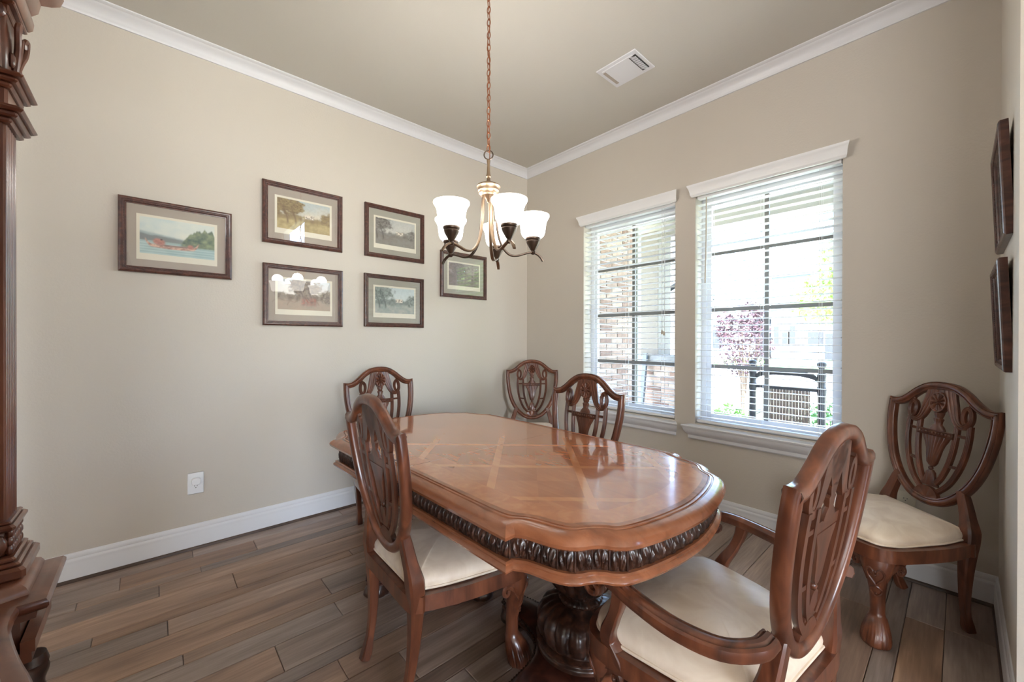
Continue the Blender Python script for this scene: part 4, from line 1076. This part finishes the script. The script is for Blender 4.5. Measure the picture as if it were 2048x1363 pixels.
# patio chair with turned posts and woven back
pa = thing('patio_chair', 'dark patio chair with turned posts and woven brown back on the porch', 'patio chair', (2.06, 1.2, -.12))
post = [(.026, 0), (.026, .06), (.03, .07), (.03, .5), (.028, .9), (.034, .95), (.034, .99), (.028, 1.0), (.03, 1.07), (.034, 1.09), (.022, 1.12), (.018, 1.14), (.03, 1.165), (.036, 1.18), (.034, 1.195), (.02, 1.205)]
for s in (-1, 1): G().lathe(post, 16, (s * .26, 0, 0)).mk('post', M['black'], pa)
crest = spline([(-.23, 1.075), (-.2, 1.10), (-.1, 1.12), (0, 1.122), (.1, 1.12), (.2, 1.10), (.23, 1.075)], 3)
G().loft([[(x, -.012, z), (x, .012, z), (x, .012, z - .045), (x, -.012, z - .045)] for x, z in crest], True).mk('crest_rail', M['black'], pa, True, 30)
G().box((-.24, -.012, .95), (.24, .012, .985)).mk('lower_rail', M['black'], pa, False)
g = G()
for i in range(30): g.box((-.17 + i * .0117, -.006 + (.003 if i % 2 else 0), .5), (-.17 + i * .0117 + .0095, .004 + (.003 if i % 2 else 0), .955))
g.mk('woven_back', M['woven'], pa, False)
G().bbox((-.27, .0, .46), (.27, .52, .52), .01).mk('seat', M['woven'], pa, False)
for s in (-1, 1):
    G().tube([(s * .26, .5, 0), (s * .26, .5, .62), (s * .27, .46, .68), (s * .27, .2, .70), (s * .26, .02, .70)], .02, 8).mk('arm', M['black'], pa)

# ------------------------------------------------------------------ garden, street, houses
struct(G().box((-60, -60, -.5), (60, 120, -.42)).mk('lawn', M['lawn'], None, False))
struct(G().box((-60, 15, -.42), (60, 23, -.405)).mk('street', M['street'], None, False))
struct(G().box((-60, 12.6, -.42), (60, 14, -.40)).mk('sidewalk', M['path'], None, False))
struct(G().box((-3.4, 2.75, -.42), (-1.6, 12.6, -.40)).mk('garden_path', M['path'], None, False))
def foliage(n, shape, size, seed):
    r = np.random.default_rng(seed); V = []; F = []
    for i in range(n):
        p = shape(r); d = r.normal(size=3); d /= np.linalg.norm(d); e = np.cross(d, r.normal(size=3)); e /= np.linalg.norm(e) + 1e-9
        s = size * r.uniform(.6, 1.3); k = len(V); nn = np.cross(d, e) * s * .18
        V += [p - d * s, p + e * s * .45 + nn, p + d * s, p - e * s * .45 + nn]; F.append((k, k + 1, k + 2)); F.append((k, k + 2, k + 3))
    return V, F
def ell(c, rad, pw=.5):
    def f(r):
        q = r.normal(size=3); q /= np.linalg.norm(q); return np.array(c) + q * np.array(rad) * r.uniform(.25, 1) ** pw
    return f
def shrub(label, loc, rad, n, size, m, seed, name='shrub'):
    t = thing(name, label, 'shrub', loc)
    V, F = foliage(n, ell((0, 0, rad[2] * .9), rad), size, seed); obj('foliage', V, F, m, t)
    g = G()
    for k in range(5):
        a = k * 1.26; g.tube([(0, 0, 0), (rad[0] * .3 * math.cos(a), rad[1] * .3 * math.sin(a), rad[2] * .6), (rad[0] * .6 * math.cos(a), rad[1] * .6 * math.sin(a), rad[2] * 1.2)], [.02, .014, .006], 5)
    g.mk('stems', M['bark'], t)
def tree(name, label, loc, h, blobs, n, size, m, seed, stems=1, r0=.12):
    t = thing(name, label, 'tree', loc); V, F = [], []
    rr = np.random.default_rng(seed); tot = sum(b[1][0] * b[1][2] for b in blobs)
    for i, (c, rad) in enumerate(blobs):
        v, f = foliage(int(n * rad[0] * rad[2] / tot), ell(c, rad), size, seed + i); k = len(V); V += v; F += [tuple(j + k for j in q) for q in f]
    obj('foliage', V, F, m, t); g = G()
    for k in range(stems):
        a = k * 2.4; e = (stems > 1) * .10 * h
        g.tube([(.04 * (stems > 1) * math.cos(a), .04 * (stems > 1) * math.sin(a), 0), (e * .5 * math.cos(a), e * .5 * math.sin(a), h * .4), (e * math.cos(a), e * math.sin(a), h * .85)], [r0, r0 * .7, r0 * .2], 7)
    for c, rad in blobs: g.tube([(0, 0, h * .35), (c[0] * .5, c[1] * .5, (c[2] + h * .35) / 2), c], [r0 * .5, r0 * .35, r0 * .1], 6)
    g.mk('trunk', M['bark'], t)
tree('plum_tree', 'small purple-leaved tree growing in front of the porch', (.73, 4.3, -.42), 2.3, [((0, 0, 1.62), (.42, .42, .58)), ((.1, 0, 2.0), (.2, .2, .34)), ((-.32, 0, 1.9), (.16, .16, .3))], 2000, .035, M['plum'], 3, 4, .03)
tree('green_tree', 'light green tree seen at the right side of the right window', (1.6, 11.5, -.42), 6, [((.4, 0, 3.6), (1.7, 1.6, 1.6)), ((-.9, 0, 2.9), (1.1, 1., .8)), ((.8, .2, 5.0), (1.5, 1.4, 1.2))], 5200, .11, M['green'], 11, 1, .14)
k = 0
for (x, y, h, s) in ((10.4, 6.6, 6.5, .9), (14.6, 9.8, 8, 1.05), (19.4, 13.4, 9, 1.2), (24.8, 17.5, 9, 1.3)):
    k += 1
    tree('garden_tree', ('nearest', 'second', 'third', 'fourth')[k - 1] + ' leafy garden tree mirrored in the corner picture glass', (x, y, -.42), h, [((0, 0, h * .6), (2.1 * s, 2.1 * s, h * .42)), ((-.7, .4, h * .35), (1.5 * s, 1.5 * s, h * .3))], 4200, .16, M['green'], 30 + k, 1, .16)
shrub('low green shrub under the left side of the right window', (.80, 3.3, -.42), (.36, .3, .40), 1300, .035, M['green'], 5)
shrub('low green shrub outside behind the patio chair', (2.0, 3.2, -.42), (.42, .35, .5), 1300, .035, M['green2'], 6)
tag(G().bbox((-14, -.25, 0), (14, .25, .55), .1).mk('hedge', M['green2'], loc=(-1, 25.0, -.42)), 'long clipped green hedge across the street', 'hedge')

def house(label, loc, w, d, h, roof_h, wall, gable_x, wins, doors=()):
    t = thing('house', label, 'house', loc)
    G().box((-w / 2, 0, 0), (w / 2, d, h)).mk('walls', wall, t, False)
    o = .5
    if gable_x:   # ridge along y, gable faces us
        V = [(-w / 2 - o, -o, h), (w / 2 + o, -o, h), (0, -o, h + roof_h), (-w / 2 - o, d + o, h), (w / 2 + o, d + o, h), (0, d + o, h + roof_h)]
        F = [(0, 2, 5, 3), (1, 4, 5, 2), (0, 3, 4, 1)]
        obj('gable', [(-w / 2, -.01, h), (w / 2, -.01, h), (0, -.01, h + roof_h * w / (w + 2 * o))], [(0, 1, 2)], wall, t)
    else:
        V = [(-w / 2 - o, -o, h), (w / 2 + o, -o, h), (w / 2 + o, d + o, h), (-w / 2 - o, d + o, h), (-w / 2 + d / 2, d / 2, h + roof_h), (w / 2 - d / 2, d / 2, h + roof_h)]
        F = [(0, 1, 5, 4), (1, 2, 5), (2, 3, 4, 5), (3, 0, 4), (0, 3, 2, 1)]
    obj('roof', V, F, M['roof'], t)
    G().box((-w / 2 - o, -o - .03, h - .22), (w / 2 + o, -o + .02, h)).mk('fascia', M['roof'], t, False)
    for (x, z, ww, hh) in wins:
        f = G().box((x - ww / 2 - .08, -.06, z - .08), (x + ww / 2 + .08, .0, z + hh + .08)).mk('window', M['house2'], t, False)
        G().box((x - ww / 2, -.08, z), (x + ww / 2, -.055, z + hh)).mk('pane', M['pane_dark'], f, False)
    for (x, ww, hh) in doors: G().box((x - ww / 2, -.07, 0), (x + ww / 2, 0, hh)).mk('door', M['pane_dark'], t, False)
house('white house across the street with a low grey gable roof', (-11.3, 27, -.42), 10, 9, 3.15, 2.9, M['house2'], True, [(2.6, 1.1, 1.2, 1.3), (-2, 1.0, 1.4, 1.5)])
house('pale blue house across the street behind the green tree', (-.9, 27.2, -.42), 8.6, 9, 6.0, 3.0, M['house'], False, [(-3.98, 1.45, .3, 1.15), (-3.5, 1.45, .32, .75), (-3.1, 1.45, .3, 1.15), (-1.9, 1.45, .8, .75)], [(-1.0, .9, 2.1)])
